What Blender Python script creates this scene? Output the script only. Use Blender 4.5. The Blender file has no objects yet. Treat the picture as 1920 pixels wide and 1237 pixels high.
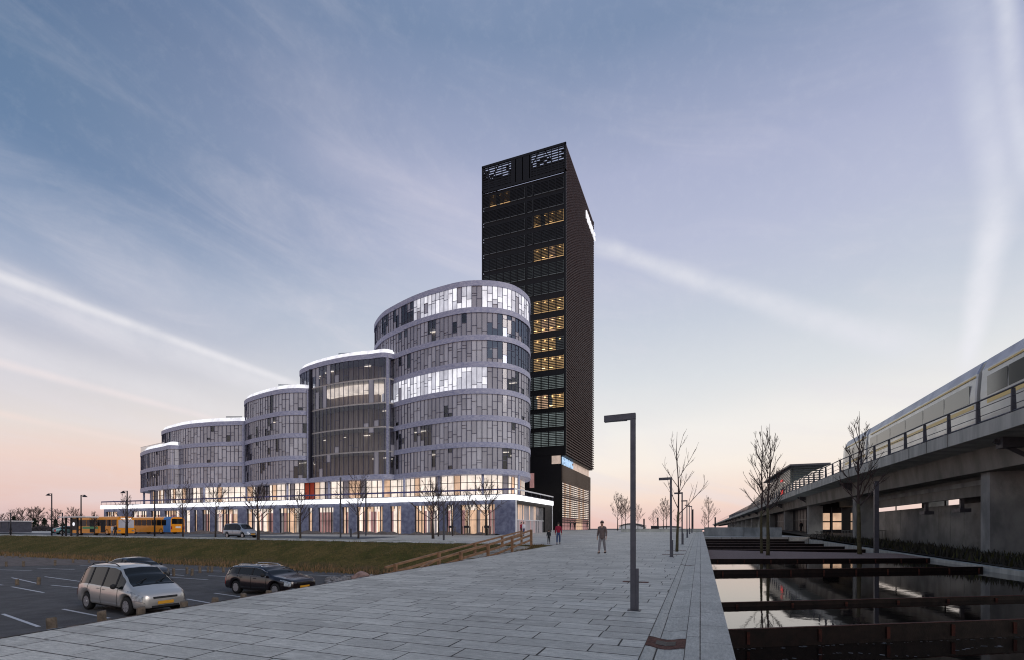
import bpy, bmesh, math, random
from mathutils import Vector, Matrix
R = math.radians
random.seed(7)
C = bpy.context.scene.collection
scene = bpy.context.scene

# ---------------------------------------------------------------- camera
YAW = math.atan(353/909)                      # the plaza axis (+Y) lies 21.2 degrees right of the view
SY, CY = math.sin(YAW), math.cos(YAW)
EYE = 1.75
cam_d = bpy.data.cameras.new('camera'); cam = bpy.data.objects.new('camera', cam_d); C.objects.link(cam)
cam.location = (0, 0, EYE); cam.rotation_euler = (R(90), 0, YAW)
cam_d.sensor_width = 36; cam_d.lens = 909/1920*36
cam_d.shift_y = (990-618.5)/1920
cam_d.clip_start = .1; cam_d.clip_end = 6000
scene.camera = cam

def f(px):                                    # heading of a picture column: (X, Y) per metre of depth
    x = (px-960)/909
    return -SY+CY*x, CY+SY*x
def dirv(px, py):
    X, Y = f(px); v = Vector((X, Y, (990-py)/909)); v.normalize(); return v
def xat(px, Y):                               # X where that column crosses the line Y
    a, b = f(px); return Y*a/b
def yat(px, X):
    a, b = f(px); return X*b/a
def gp(px, py, z=None, off=0.0):              # ground point (plaza plane, or level z)
    X, Y = f(px); zc = (990-py)/909
    t = (EYE-off)/(-zc+.0154*Y) if z is None else (z-EYE)/zc
    return X*t, Y*t, t
def pz(Y): return .0154*max(-20, min(Y, 98))  # the plaza rises gently away from the viewer

# ---------------------------------------------------------------- node helpers
def srgb(r, g, b):
    def c(v):
        v /= 255
        return v/12.92 if v <= .04045 else ((v+.055)/1.055)**2.4
    return (c(r), c(g), c(b), 1)
class NT:
    def __init__(s, nt): s.nt = nt; s.l = nt.links
    def n(s, t, **k):
        x = s.nt.nodes.new(t)
        for a, v in k.items(): setattr(x, a, v)
        return x
    def put(s, sock, v):
        if isinstance(v, bpy.types.NodeSocket): s.l.new(v, sock)
        elif v is not None: sock.default_value = v
    def m(s, op, a, b=None, c=None, clamp=False):
        x = s.n('ShaderNodeMath', operation=op); x.use_clamp = clamp
        s.put(x.inputs[0], a)
        if b is not None: s.put(x.inputs[1], b)
        if c is not None: s.put(x.inputs[2], c)
        return x.outputs[0]
    def dot(s, a, v):
        x = s.n('ShaderNodeVectorMath', operation='DOT_PRODUCT'); s.put(x.inputs[0], a); s.put(x.inputs[1], tuple(v)); return x.outputs['Value']
    def sm(s, v, a, b, o0=0., o1=1.):
        x = s.n('ShaderNodeMapRange'); x.interpolation_type = 'SMOOTHSTEP'
        for i, q in enumerate((v, a, b, o0, o1)): s.put(x.inputs[i], q)
        return x.outputs[0]
    def mix(s, fac, a, b, mode='MIX'):
        x = s.n('ShaderNodeMix', data_type='RGBA', blend_type=mode)
        s.put(x.inputs[0], fac); s.put(x.inputs[6], a); s.put(x.inputs[7], b); return x.outputs[2]
    def noise(s, vec, scale, detail=3, rough=.5, out='Fac', dist=0):
        x = s.n('ShaderNodeTexNoise'); s.put(x.inputs['Vector'], vec); x.inputs['Scale'].default_value = scale
        x.inputs['Detail'].default_value = detail; x.inputs['Roughness'].default_value = rough; x.inputs['Distortion'].default_value = dist
        return x.outputs[out]
    def ramp(s, v, stops, interp='LINEAR'):
        x = s.n('ShaderNodeValToRGB'); s.put(x.inputs[0], v); cr = x.color_ramp; cr.interpolation = interp
        while len(cr.elements) < len(stops): cr.elements.new(.5)
        for e, (p, c) in zip(cr.elements, sorted(stops)): e.position = p; e.color = c
        return x.outputs[0]
    def scale(s, vec, xyz):
        x = s.n('ShaderNodeVectorMath', operation='MULTIPLY'); s.put(x.inputs[0], vec); x.inputs[1].default_value = xyz; return x.outputs[0]

# ---------------------------------------------------------------- world: dusk sky with contrails
w = bpy.data.worlds.new('World'); scene.world = w; w.use_nodes = True
w.node_tree.nodes.clear(); T = NT(w.node_tree)
gen = T.n('ShaderNodeTexCoord').outputs['Generated']
sep = T.n('ShaderNodeSeparateXYZ'); T.put(sep.inputs[0], gen)
elev = sep.outputs[2]
def el(px, py): return max(0, dirv(px, py).z)
wob = T.noise(T.scale(gen, (1, 1, 3)), 2.2, 4, .55)
ev = T.m('ADD', elev, T.m('MULTIPLY', T.m('SUBTRACT', wob, .5), .06), clamp=True)
left = T.ramp(ev, [(el(150, y), srgb(*c)) for y, c in ((0, (76, 106, 142)), (150, (90, 119, 153)), (300, (101, 128, 163)), (400, (129, 149, 180)), (500, (158, 171, 196)),
        (600, (182, 187, 205)), (700, (212, 210, 216)), (790, (230, 220, 216)), (860, (238, 211, 200)), (940, (229, 192, 183)), (988, (206, 168, 166)))])
rightc = T.ramp(ev, [(el(1300, y), srgb(*c)) for y, c in ((0, (124, 143, 175)), (150, (148, 160, 190)), (300, (171, 178, 206)), (450, (184, 190, 214)), (600, (200, 207, 220)),
        (700, (219, 223, 228)), (800, (241, 238, 234)), (870, (249, 238, 227)), (940, (246, 221, 207)), (988, (234, 196, 188)))])
az = T.dot(gen, Vector((CY, SY, 0)))
sky = T.mix(T.sm(az, -.72, -.02), left, rightc)
# soft cirrus
rotv = T.n('ShaderNodeVectorRotate'); T.put(rotv.inputs['Vector'], gen); rotv.inputs['Axis'].default_value = (-SY, CY, 0); rotv.inputs['Angle'].default_value = R(-16)
cv = T.scale(rotv.outputs[0], (1.1, 1.1, 5))
cir = T.sm(T.noise(cv, 2.1, 9, .60, dist=.9), .42, .85)
cir = T.m('MULTIPLY', cir, T.sm(elev, .8, .15, .16, .6))
sky = T.mix(cir, sky, srgb(226, 222, 230))
def trail(p0, p1, w0, w1, amt, col, sky, wobble=.01, fade0=.03, fade1=.03, sc=6):
    a, b = dirv(*p0), dirv(*p1); n = a.cross(b).normalized(); t = (b-a).normalized(); m_ = n.cross(t)
    ta, tb = a.dot(t), b.dot(t)
    d = T.m('ADD', T.dot(gen, n), T.m('MULTIPLY', T.m('SUBTRACT', T.noise(gen, sc, 4, .6), .5), wobble))
    al = T.dot(gen, t)
    wd = T.sm(al, ta, tb, w0, w1)
    k = T.m('DIVIDE', T.m('ABSOLUTE', d), wd)
    k = T.sm(k, 0., 1., 1., 0.)
    k = T.m('MULTIPLY', k, T.sm(al, ta-fade0, ta+fade0)); k = T.m('MULTIPLY', k, T.sm(al, tb+fade1, tb-fade1))
    k = T.m('MULTIPLY', k, T.m('GREATER_THAN', T.dot(gen, (a+b).normalized()), .2))
    k = T.m('MULTIPLY', k, T.sm(T.noise(gen, 14, 4, .6), .2, .75, .45, 1.))
    return T.mix(T.m('MULTIPLY', k, amt), sky, col)
WH = srgb(238, 236, 240)
sky = trail((-300, 410), (560, 722), .012, .010, .75, WH, sky, .004)
sky = trail((-300, 430), (620, 760), .05, .03, .45, WH, sky, .02)
sky = trail((-300, 600), (420, 790), .012, .008, .75, srgb(238, 226, 226), sky, .004)
sky = trail((-300, 710), (300, 838), .009, .007, .7, srgb(240, 222, 216), sky, .004)
sky = trail((-300, 560), (500, 800), .04, .03, .28, WH, sky, .03)
sky = trail((1120, 462), (1700, 650), .022, .035, .8, srgb(226, 227, 235), sky, .02)
sky = trail((1640, 620), (1860, 690), .035, .03, .4, srgb(230, 230, 236), sky, .02)
sky = trail((1812, 690), (1846, 520), .018, .024, .95, srgb(236, 236, 242), sky, .008)
sky = trail((1838, 560), (1872, 380), .024, .03, .85, srgb(232, 233, 241), sky, .01, .05, .05)
sky = trail((1870, 420), (1850, 180), .026, .033, .5, srgb(226, 228, 239), sky, .014, .05, .05)
sky = trail((1856, 230), (1780, -150), .032, .05, .36, srgb(214, 219, 233), sky, .02, .05, .05)
sky = trail((1930, 340), (1870, -80), .018, .015, .65, srgb(224, 227, 238), sky, .01)
sky = trail((600, 300), (1000, 420), .05, .07, .25, srgb(214, 210, 224), sky, .05, .1, .1)
sky = trail((1120, 860), (1700, 760), .07, .09, .3, srgb(250, 244, 238), sky, .05, .1, .1)
sky = T.mix(T.m('MULTIPLY', T.m('SUBTRACT', T.noise(gen, 55, 5, .7), .5), .12), sky, srgb(255, 255, 255))
nish = T.n('ShaderNodeTexSky'); nish.sky_type = 'NISHITA'; nish.sun_disc = False
nish.sun_elevation = R(4); nish.sun_rotation = R(75)
bg = T.n('ShaderNodeBackground'); T.put(bg.inputs[0], sky); bg.inputs[1].default_value = 1.0
bg2 = T.n('ShaderNodeBackground'); T.put(bg2.inputs[0], nish.outputs[0]); bg2.inputs[1].default_value = .002
ad = T.n('ShaderNodeAddShader'); T.l.new(bg.outputs[0], ad.inputs[0]); T.l.new(bg2.outputs[0], ad.inputs[1])
wo = T.n('ShaderNodeOutputWorld'); T.l.new(ad.outputs[0], wo.inputs[0])
# weak, very soft light from the bright side of the dusk sky
sd = bpy.data.lights.new('sun', 'SUN'); sd.energy = 1.0; sd.angle = R(25); sd.color = (1, .9, .84)
so = bpy.data.objects.new('sun', sd); C.objects.link(so)
so.rotation_euler = Vector((-1, .35, -.55)).to_track_quat('-Z', 'Y').to_euler()
vs = scene.view_settings; vs.view_transform = 'Standard'; vs.look = 'None'; vs.exposure = 0; vs.gamma = 1; vs.use_curve_mapping = False
cy = scene.cycles; cy.max_bounces = 6; cy.transparent_max_bounces = 12; cy.use_denoising = True; cy.caustics_reflective = False; cy.caustics_refractive = False
cy.sample_clamp_indirect = 4; cy.filter_width = 1.1

# ---------------------------------------------------------------- materials
def mat(name, col, rough=.7, metal=0., amt=.15, sc=3., bump=0., bsc=20., spec=.4, col2=None, emit=None, es=0., stretch=(1, 1, 1), det=4, coat=0.):
    m = bpy.data.materials.new(name); m.use_nodes = True; t = NT(m.node_tree)
    b = m.node_tree.nodes['Principled BSDF']
    oc = t.n('ShaderNodeTexCoord').outputs['Object']; v = t.scale(oc, stretch)
    c = (*col[:3], 1)
    c2 = (*col2[:3], 1) if col2 else (*[x*.55 for x in col[:3]], 1)
    if amt > 0:
        nf = t.sm(t.noise(v, sc, det, .6), .3, .75)
        cc = t.mix(t.m('MULTIPLY', nf, 1. if col2 else amt*2), c, c2)
        t.put(b.inputs['Base Color'], cc)
        t.put(b.inputs['Roughness'], t.m('ADD', rough-.05, t.m('MULTIPLY', nf, .1)))
    else:
        b.inputs['Base Color'].default_value = c; b.inputs['Roughness'].default_value = rough
    b.inputs['Metallic'].default_value = metal; b.inputs['Specular IOR Level'].default_value = spec
    if coat: b.inputs['Coat Weight'].default_value = coat; b.inputs['Coat Roughness'].default_value = .06
    if emit: b.inputs['Emission Color'].default_value = (*emit[:3], 1); b.inputs['Emission Strength'].default_value = es
    if bump:
        bn = t.n('ShaderNodeBump'); bn.inputs['Strength'].default_value = bump; bn.inputs['Distance'].default_value = .05
        t.put(bn.inputs['Height'], t.noise(v, bsc, 5, .65)); t.l.new(bn.outputs[0], b.inputs['Normal'])
    return m
def slab_mat(name, L_, W_, base, joint=.014, swap=False, var=.18):
    """Stone slabs in running rows of uneven lengths, with joints, speckle, grain and stains."""
    m = bpy.data.materials.new(name); m.use_nodes = True; t = NT(m.node_tree); b = m.node_tree.nodes['Principled BSDF']
    oc = t.n('ShaderNodeTexCoord').outputs['Object']; s = t.n('ShaderNodeSeparateXYZ'); t.put(s.inputs[0], oc)
    x, y = (s.outputs[1], s.outputs[0]) if swap else (s.outputs[0], s.outputs[1])
    r = t.m('DIVIDE', y, W_); row = t.m('FLOOR', r)
    def wn(a, bb=0.):
        q = t.n('ShaderNodeTexWhiteNoise', noise_dimensions='2D'); cb = t.n('ShaderNodeCombineXYZ'); t.put(cb.inputs[0], a); t.put(cb.inputs[1], bb); t.put(q.inputs['Vector'], cb.outputs[0]); return q.outputs[0]
    rr = wn(row)
    len_ = t.m('MULTIPLY', t.m('ADD', t.m('MULTIPLY', wn(row, 5.), .55), .75), L_)
    u = t.m('ADD', t.m('DIVIDE', x, len_), t.m('MULTIPLY', rr, 17.3)); col = t.m('FLOOR', u)
    fu = t.m('FRACT', u); fv = t.m('FRACT', r)
    dx = t.m('MULTIPLY', t.m('MINIMUM', fu, t.m('SUBTRACT', 1., fu)), len_); dy = t.m('MULTIPLY', t.m('MINIMUM', fv, t.m('SUBTRACT', 1., fv)), W_)
    jw = t.m('MULTIPLY', t.m('ADD', wn(row, t.m('ADD', col, 31.)), .5), joint)
    wob = t.m('MULTIPLY', t.m('SUBTRACT', t.noise(oc, 6, 4), .5), .012)
    d = t.m('ADD', t.m('MINIMUM', dx, dy), wob)
    jm = t.sm(d, jw, t.m('MULTIPLY', jw, .4))
    rnd = wn(row, col)
    lo, hi = [v*(1-var) for v in base], [v*(1+var) for v in base]
    c = t.mix(rnd, (*lo, 1), (*hi, 1))
    grain = t.noise(t.scale(oc, (1, 4, 1) if not swap else (4, 1, 1)), 7, 6, .7)
    c = t.mix(t.sm(grain, .32, .72, 0, .6), c, (*[v*.45 for v in base], 1))
    sp = t.noise(oc, 90, 3, .7); c = t.mix(t.sm(sp, .5, .72, 0, .35), c, (*[min(1, v*2) for v in base], 1))
    st = t.noise(oc, .45, 5, .65); c = t.mix(t.sm(st, .48, .7, 0, .5), c, (*[v*.5 for v in base], 1))
    lt = t.noise(t.scale(oc, (1, 2.5, 1) if not swap else (2.5, 1, 1)), 1.7, 7, .7); c = t.mix(t.sm(lt, .5, .72, 0, .45), c, (*[min(1, v*1.55) for v in base], 1))
    gum = t.n('ShaderNodeTexVoronoi'); t.put(gum.inputs['Vector'], oc); gum.inputs['Scale'].default_value = 2.2; c = t.mix(t.sm(gum.outputs['Distance'], .07, .04, 0, .55), c, (*[v*.4 for v in base], 1))
    c = t.mix(jm, c, (.010, .010, .010, 1))
    t.put(b.inputs['Base Color'], c); t.put(b.inputs['Roughness'], t.m('ADD', .38, t.m('MULTIPLY', grain, .4)))
    b.inputs['Specular IOR Level'].default_value = .35
    bn = t.n('ShaderNodeBump'); bn.inputs['Strength'].default_value = .8; bn.inputs['Distance'].default_value = .02
    h = t.m('SUBTRACT', t.m('MULTIPLY', t.noise(oc, 35, 5, .7), .4), jm); t.put(bn.inputs['Height'], t.m('ADD', h, t.m('MULTIPLY', rnd, .3))); t.l.new(bn.outputs[0], b.inputs['Normal'])
    return m
M = {}
M['slab'] = slab_mat('paving_stone', 1.05, .43, (.56, .54, .475))
M['slab_far'] = slab_mat('pale_paving', 2.6, 1.2, (.5, .49, .45), .02)
M['coping'] = slab_mat('coping_stone', 1.6, .61, (.47, .46, .415), .009, True, .05)
M['gutter'] = slab_mat('gutter_stone', 1.2, .56, (.48, .47, .42), .009, True, .06)
M['rust'] = mat('rust_steel', (.12, .035, .02), .75, .2, .5, 9, .4, 40, col2=(.055, .02, .014))
M['weir'] = mat('weir_steel', (.02, .009, .007), .55, .3, .4, 5, .2, 30, col2=(.009, .006, .005))
M['gravel'] = mat('gravel', (.36, .26, .23), .95, 0, .5, 30, .9, 60, col2=(.15, .10, .09))
M['asphalt'] = mat('asphalt', (.078, .077, .078), .8, 0, .5, 1.2, .4, 90, col2=(.05, .049, .05), det=8)
M['road'] = mat('road', (.12, .135, .15), .8, 0, .4, .6, .3, 60, col2=(.085, .095, .11), det=8)
M['linep'] = mat('line_paint', (.5, .52, .55), .6, 0, .3, 12)
M['earth'] = mat('dark_ground', (.05, .045, .04), .95, 0, .5, 4, .6, 30)
M['farland'] = mat('far_ground', (.09, .095, .1), .95, 0, .4, .05)
M['concrete'] = mat('concrete', (.52, .54, .50), .8, 0, .4, .9, .25, 25, col2=(.30, .32, .30), stretch=(1, 1.6, .22), det=9)
M['concrete_d'] = mat('dark_concrete', (.27, .265, .24), .85, 0, .4, .8, .25, 25, col2=(.15, .15, .135), stretch=(1, 1, .35), det=8)
M['pier'] = mat('pier_concrete', (.33, .35, .345), .8, 0, .4, .9, .25, 25, col2=(.16, .175, .175), stretch=(1, 1, .5), det=8)
M['band'] = mat('blue_band', (.26, .285, .42), .5, 0, .5, 2.2, .1, 30, col2=(.46, .48, .58), stretch=(1, 1, 2), det=8)
M['podium'] = mat('mottled_blue_stone', (.115, .13, .215), .6, 0, .5, 1.6, .2, 30, col2=(.25, .275, .38), det=9)
M['railblue'] = mat('rail_blue', (.07, .08, .24), .5, 0, .3, 2)
M['mull'] = mat('mullion', (.03, .032, .05), .45, .5, 0)
M['mull_l'] = mat('pale_mullion', (.10, .105, .16), .4, .5, 0)
M['whitepaint'] = mat('white_roof', (.8, .8, .82), .5, 0, .08, 2)
M['slabint'] = mat('floor_slab', (.45, .44, .43), .7, 0, .1, 2)
M['core'] = mat('core_wall', (.16, .12, .105), .8, 0, .5, .6, col2=(.5, .44, .40), stretch=(5, 5, .3))
M['black'] = mat('black_cladding', (.006, .0055, .007), .5, .2, .3, 2)
M['louvre'] = mat('bronze_louvre', (.062, .030, .025), .6, .1, .3, 3)
M['bronze'] = mat('bronze_panel', (.10, .07, .05), .5, .4, .3, 3, stretch=(1, 6, 1))
M['steel'] = mat('galvanised_steel', (.10, .105, .12), .5, .7, .2, 6)
M['lamp'] = mat('lamp_paint', (.10, .105, .125), .5, .4, .25, 5)
M['lamp2'] = mat('dark_pole', (.03, .03, .035), .5, .4, .2, 5)
M['bark'] = mat('bark', (.045, .036, .03), .9, 0, .3, 8)
M['bark_g'] = mat('green_bark', (.10, .09, .045), .9, 0, .4, 6, .3, 30, col2=(.05, .045, .025))
M['twig'] = mat('twigs', (.06, .042, .038), .9, 0, 0)
M['wood'] = mat('rail_timber', (.34, .19, .10), .8, 0, .4, 6, .3, 30, col2=(.17, .10, .06), stretch=(1, .3, 1))
M['post'] = mat('post_timber', (.19, .15, .11), .9, 0, .4, 8, .3, 30, col2=(.08, .065, .05))
M['rock'] = mat('boulder', (.38, .25, .21), .9, 0, .4, 5, .5, 20, col2=(.2, .13, .11))
M['rubble'] = mat('rubble', (.30, .28, .27), .9, 0, .5, 5, .5, 20, col2=(.12, .115, .11))
M['rubble_e'] = mat('edge_rubble', (.21, .225, .245), .95, 0, .5, 9, 1., 16, col2=(.10, .105, .115), det=9)
M['tyre'] = mat('tyre', (.012, .012, .013), .85, 0, .2, 10)
M['rim'] = mat('rim', (.45, .46, .48), .35, .7, 0)
M['silver'] = mat('silver_paint', (.50, .485, .46), .32, .6, 0, coat=.6)
M['maroon'] = mat('dark_paint', (.012, .007, .01), .25, .3, 0, coat=.8)
M['navy'] = mat('navy_paint', (.03, .035, .045), .3, .4, 0, coat=.6)
M['greypaint'] = mat('grey_paint', (.33, .36, .40), .35, .5, 0, coat=.5)
M['carglass'] = mat('car_glass', (.010, .012, .014), .05, 0, 0, spec=.25)
M['cabin'] = mat('cabin_trim', (.02, .02, .022), .8, 0, 0)
M['chrome'] = mat('chrome', (.7, .72, .75), .15, 1, 0)
M['headl'] = mat('headlamp', (.42, .46, .5), .25, .3, .5, 9, spec=.6, col2=(.10, .105, .11))
M['redl'] = mat('tail_lamp', (.3, .015, .015), .2, 0, 0, spec=.8)
M['plate'] = mat('yellow_plate', (.65, .32, .03), .5, 0, 0)
M['bus'] = mat('bus_yellow', (.88, .32, .01), .4, 0, .12, 2, coat=.3)
M['busblue'] = mat('bus_blue', (.05, .2, .5), .4, 0, .1, 2)
M['white'] = mat('white_paint', (.75, .76, .78), .5, 0, .1, 4)
M['green'] = mat('green_board', (.1, .32, .13), .5, 0, 0)
M['red'] = mat('red_jacket', (.30, .012, .04), .85, 0, .3, 12)
M['jeans'] = mat('blue_jeans', (.05, .08, .17), .9, 0, .3, 12)
M['darkcloth'] = mat('dark_cloth', (.025, .027, .03), .9, 0, .3, 12)
M['browncloth'] = mat('brown_cloth', (.17, .13, .12), .9, 0, .3, 12)
M['greycloth'] = mat('grey_cloth', (.26, .25, .26), .9, 0, .3, 12)
M['whitecloth'] = mat('white_cloth', (.65, .66, .7), .9, 0, .1, 12)
M['skin'] = mat('skin', (.42, .25, .18), .6, 0, 0)
M['hair'] = mat('hair', (.03, .02, .015), .8, 0, 0)
M['evergreen'] = mat('evergreen', (.018, .03, .016), .9, 0, .4, 2)
M['train'] = mat('train_body', (.62, .65, .63), .35, .3, .1, 1, coat=.4)
M['trainroof'] = mat('train_roof', (.42, .45, .52), .4, .4, .15, 1)
M['trainglass'] = mat('train_glass', (.14, .155, .14), .08, 0, 0, spec=.8)
M['yellow'] = mat('streak_yellow', (.85, .66, .25), .4, 0, 0)
M['teal'] = mat('teal_glass', (.035, .07, .068), .3, .2, .3, 1, spec=.7)
M['soil'] = mat('soil', (.16, .135, .125), .95, 0, .5, 1.5, .8, 12, col2=(.08, .068, .062), det=8)
M['fence'] = mat('fence_metal', (.2, .22, .21), .6, .5, 0)
M['redwall'] = mat('red_panel', (.35, .045, .02), .6, 0, .2, 3, emit=(.5, .06, .02), es=.15)
M['sheet'] = mat('corrugated_metal', (.20, .22, .225), .5, .4, .3, .7, col2=(.12, .135, .14))
def emis(name, col, s):
    m = bpy.data.materials.new(name); m.use_nodes = True; t = NT(m.node_tree); b = m.node_tree.nodes['Principled BSDF']
    oc = t.n('ShaderNodeTexCoord').outputs['Object']
    b.inputs['Base Color'].default_value = (*[c*.5 for c in col], 1); b.inputs['Roughness'].default_value = .6
    nf = t.noise(t.scale(oc, (1, 1, .6)), .9, 5, .65)
    t.put(b.inputs['Emission Color'], (*col, 1)); t.put(b.inputs['Emission Strength'], t.sm(nf, .25, .75, s*.55, s*1.15))
    return m
M['e_cream'] = emis('lit_cream', (1, .86, .74), .95)
M['e_white'] = emis('glow_white', (.93, .93, 1), .88)
M['e_silver'] = emis('glow_silver', (.78, .79, .88), .62)
M['e_peach'] = emis('lit_peach', (1, .66, .44), .62)
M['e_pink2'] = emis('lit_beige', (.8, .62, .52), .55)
M['e_pink'] = emis('lit_dim', (.75, .40, .38), .32)
M['e_gray'] = emis('lit_grey', (.5, .45, .48), .2)
M['e_strip'] = emis('strip_light', (.97, .97, 1), 1.9)
M['e_rim'] = emis('rim_sign_glow', (.95, .95, 1), .95)
M['e_amber'] = emis('lit_amber', (1, .66, .32), .55)
M['e_lamp'] = emis('lamp_point', (1, .62, .25), 5)
M['e_dimgreen'] = emis('pane_glow_grey', (.30, .36, .36), .5)
M['e_dusk'] = emis('pane_glow_dim', (.13, .15, .165), .5)
M['e_dusk2'] = emis('pane_glow_faint', (.10, .11, .13), .5)
M['e_sign'] = emis('sign_light', (.5, .72, 1), .9)
M['e_ceiling'] = emis('lit_ceiling', (1, .88, .74), 1.4)
def glass_mat(name, base, glossfac, tr, rough=.03):
    m = bpy.data.materials.new(name); m.use_nodes = True; t = NT(m.node_tree); nt = m.node_tree; nt.nodes.remove(nt.nodes['Principled BSDF'])
    tb = t.n('ShaderNodeBsdfTransparent'); tb.inputs[0].default_value = (*tr, 1)
    gl = t.n('ShaderNodeBsdfGlossy'); gl.inputs[0].default_value = (*base, 1); gl.inputs[1].default_value = rough
    fr = t.n('ShaderNodeLayerWeight'); fr.inputs[0].default_value = .35
    mx = t.n('ShaderNodeMixShader'); t.put(mx.inputs[0], t.m('ADD', glossfac, t.m('MULTIPLY', fr.outputs['Fresnel'], .45), clamp=True))
    t.l.new(tb.outputs[0], mx.inputs[1]); t.l.new(gl.outputs[0], mx.inputs[2]); t.l.new(mx.outputs[0], nt.nodes['Material Output'].inputs[0])
    return m
M['g_clear'] = glass_mat('clear_glass', (.75, .78, .85), .06, (.78, .79, .82))
M['g_dark'] = glass_mat('dark_glass', (.45, .5, .62), .28, (.16, .17, .2))
M['g_blind'] = mat('blind_glass', (.38, .38, .43), .12, 0, .3, .8, spec=.75, stretch=(1, 1, .3))
M['g_blind2'] = mat('pale_blind_glass', (.52, .53, .59), .14, 0, .3, .8, spec=.75, stretch=(1, 1, .3))
M['g_balus'] = glass_mat('balustrade_glass', (.8, .82, .85), .2, (.7, .72, .72))
# water: near-black and mirror-like
def water_mat():
    m = bpy.data.materials.new('still_water'); m.use_nodes = True; t = NT(m.node_tree); b = m.node_tree.nodes['Principled BSDF']
    oc = t.n('ShaderNodeTexCoord').outputs['Object']
    b.inputs['Base Color'].default_value = (.006, .005, .005, 1); b.inputs['Roughness'].default_value = .03; b.inputs['IOR'].default_value = 1.75; b.inputs['Specular IOR Level'].default_value = 1.
    bn = t.n('ShaderNodeBump'); bn.inputs['Strength'].default_value = .07; bn.inputs['Distance'].default_value = .02
    t.put(bn.inputs['Height'], t.noise(oc, 2.5, 3, .5)); t.l.new(bn.outputs[0], b.inputs['Normal'])
    return m
M['water'] = water_mat()
def grass_mat():
    m = bpy.data.materials.new('grass_bank'); m.use_nodes = True; t = NT(m.node_tree); b = m.node_tree.nodes['Principled BSDF']
    oc = t.n('ShaderNodeTexCoord').outputs['Object']
    c = t.mix(t.sm(t.noise(oc, .35, 6, .65), .35, .65), (.075, .072, .018, 1), (.15, .11, .038, 1))
    c = t.mix(t.sm(t.noise(oc, 3, 6, .7), .4, .75, 0, .8), c, (.034, .038, .013, 1))
    c = t.mix(t.sm(t.noise(oc, 14, 4, .7), .5, .8, 0, .6), c, (.12, .1, .045, 1))
    s = t.n('ShaderNodeSeparateXYZ'); t.put(s.inputs[0], oc)
    c = t.mix(t.m('MULTIPLY', t.sm(t.m('ADD', s.outputs[2], t.m('MULTIPLY', t.noise(oc, .8, 4), .9)), -.35, -.95), .8), c, (.13, .085, .05, 1))
    t.put(b.inputs['Base Color'], c); b.inputs['Roughness'].default_value = .95; b.inputs['Specular IOR Level'].default_value = .1
    bn = t.n('ShaderNodeBump'); bn.inputs['Strength'].default_value = .9; bn.inputs['Distance'].default_value = .15
    t.put(bn.inputs['Height'], t.noise(oc, 9, 6, .7)); t.l.new(bn.outputs[0], b.inputs['Normal'])
    return m
M['grass'] = grass_mat()
M['dry'] = mat('dry_blades', (.20, .125, .06), .95, 0, 0); M['greenb'] = mat('green_blades', (.06, .062, .02), .95, 0, 0)

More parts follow.
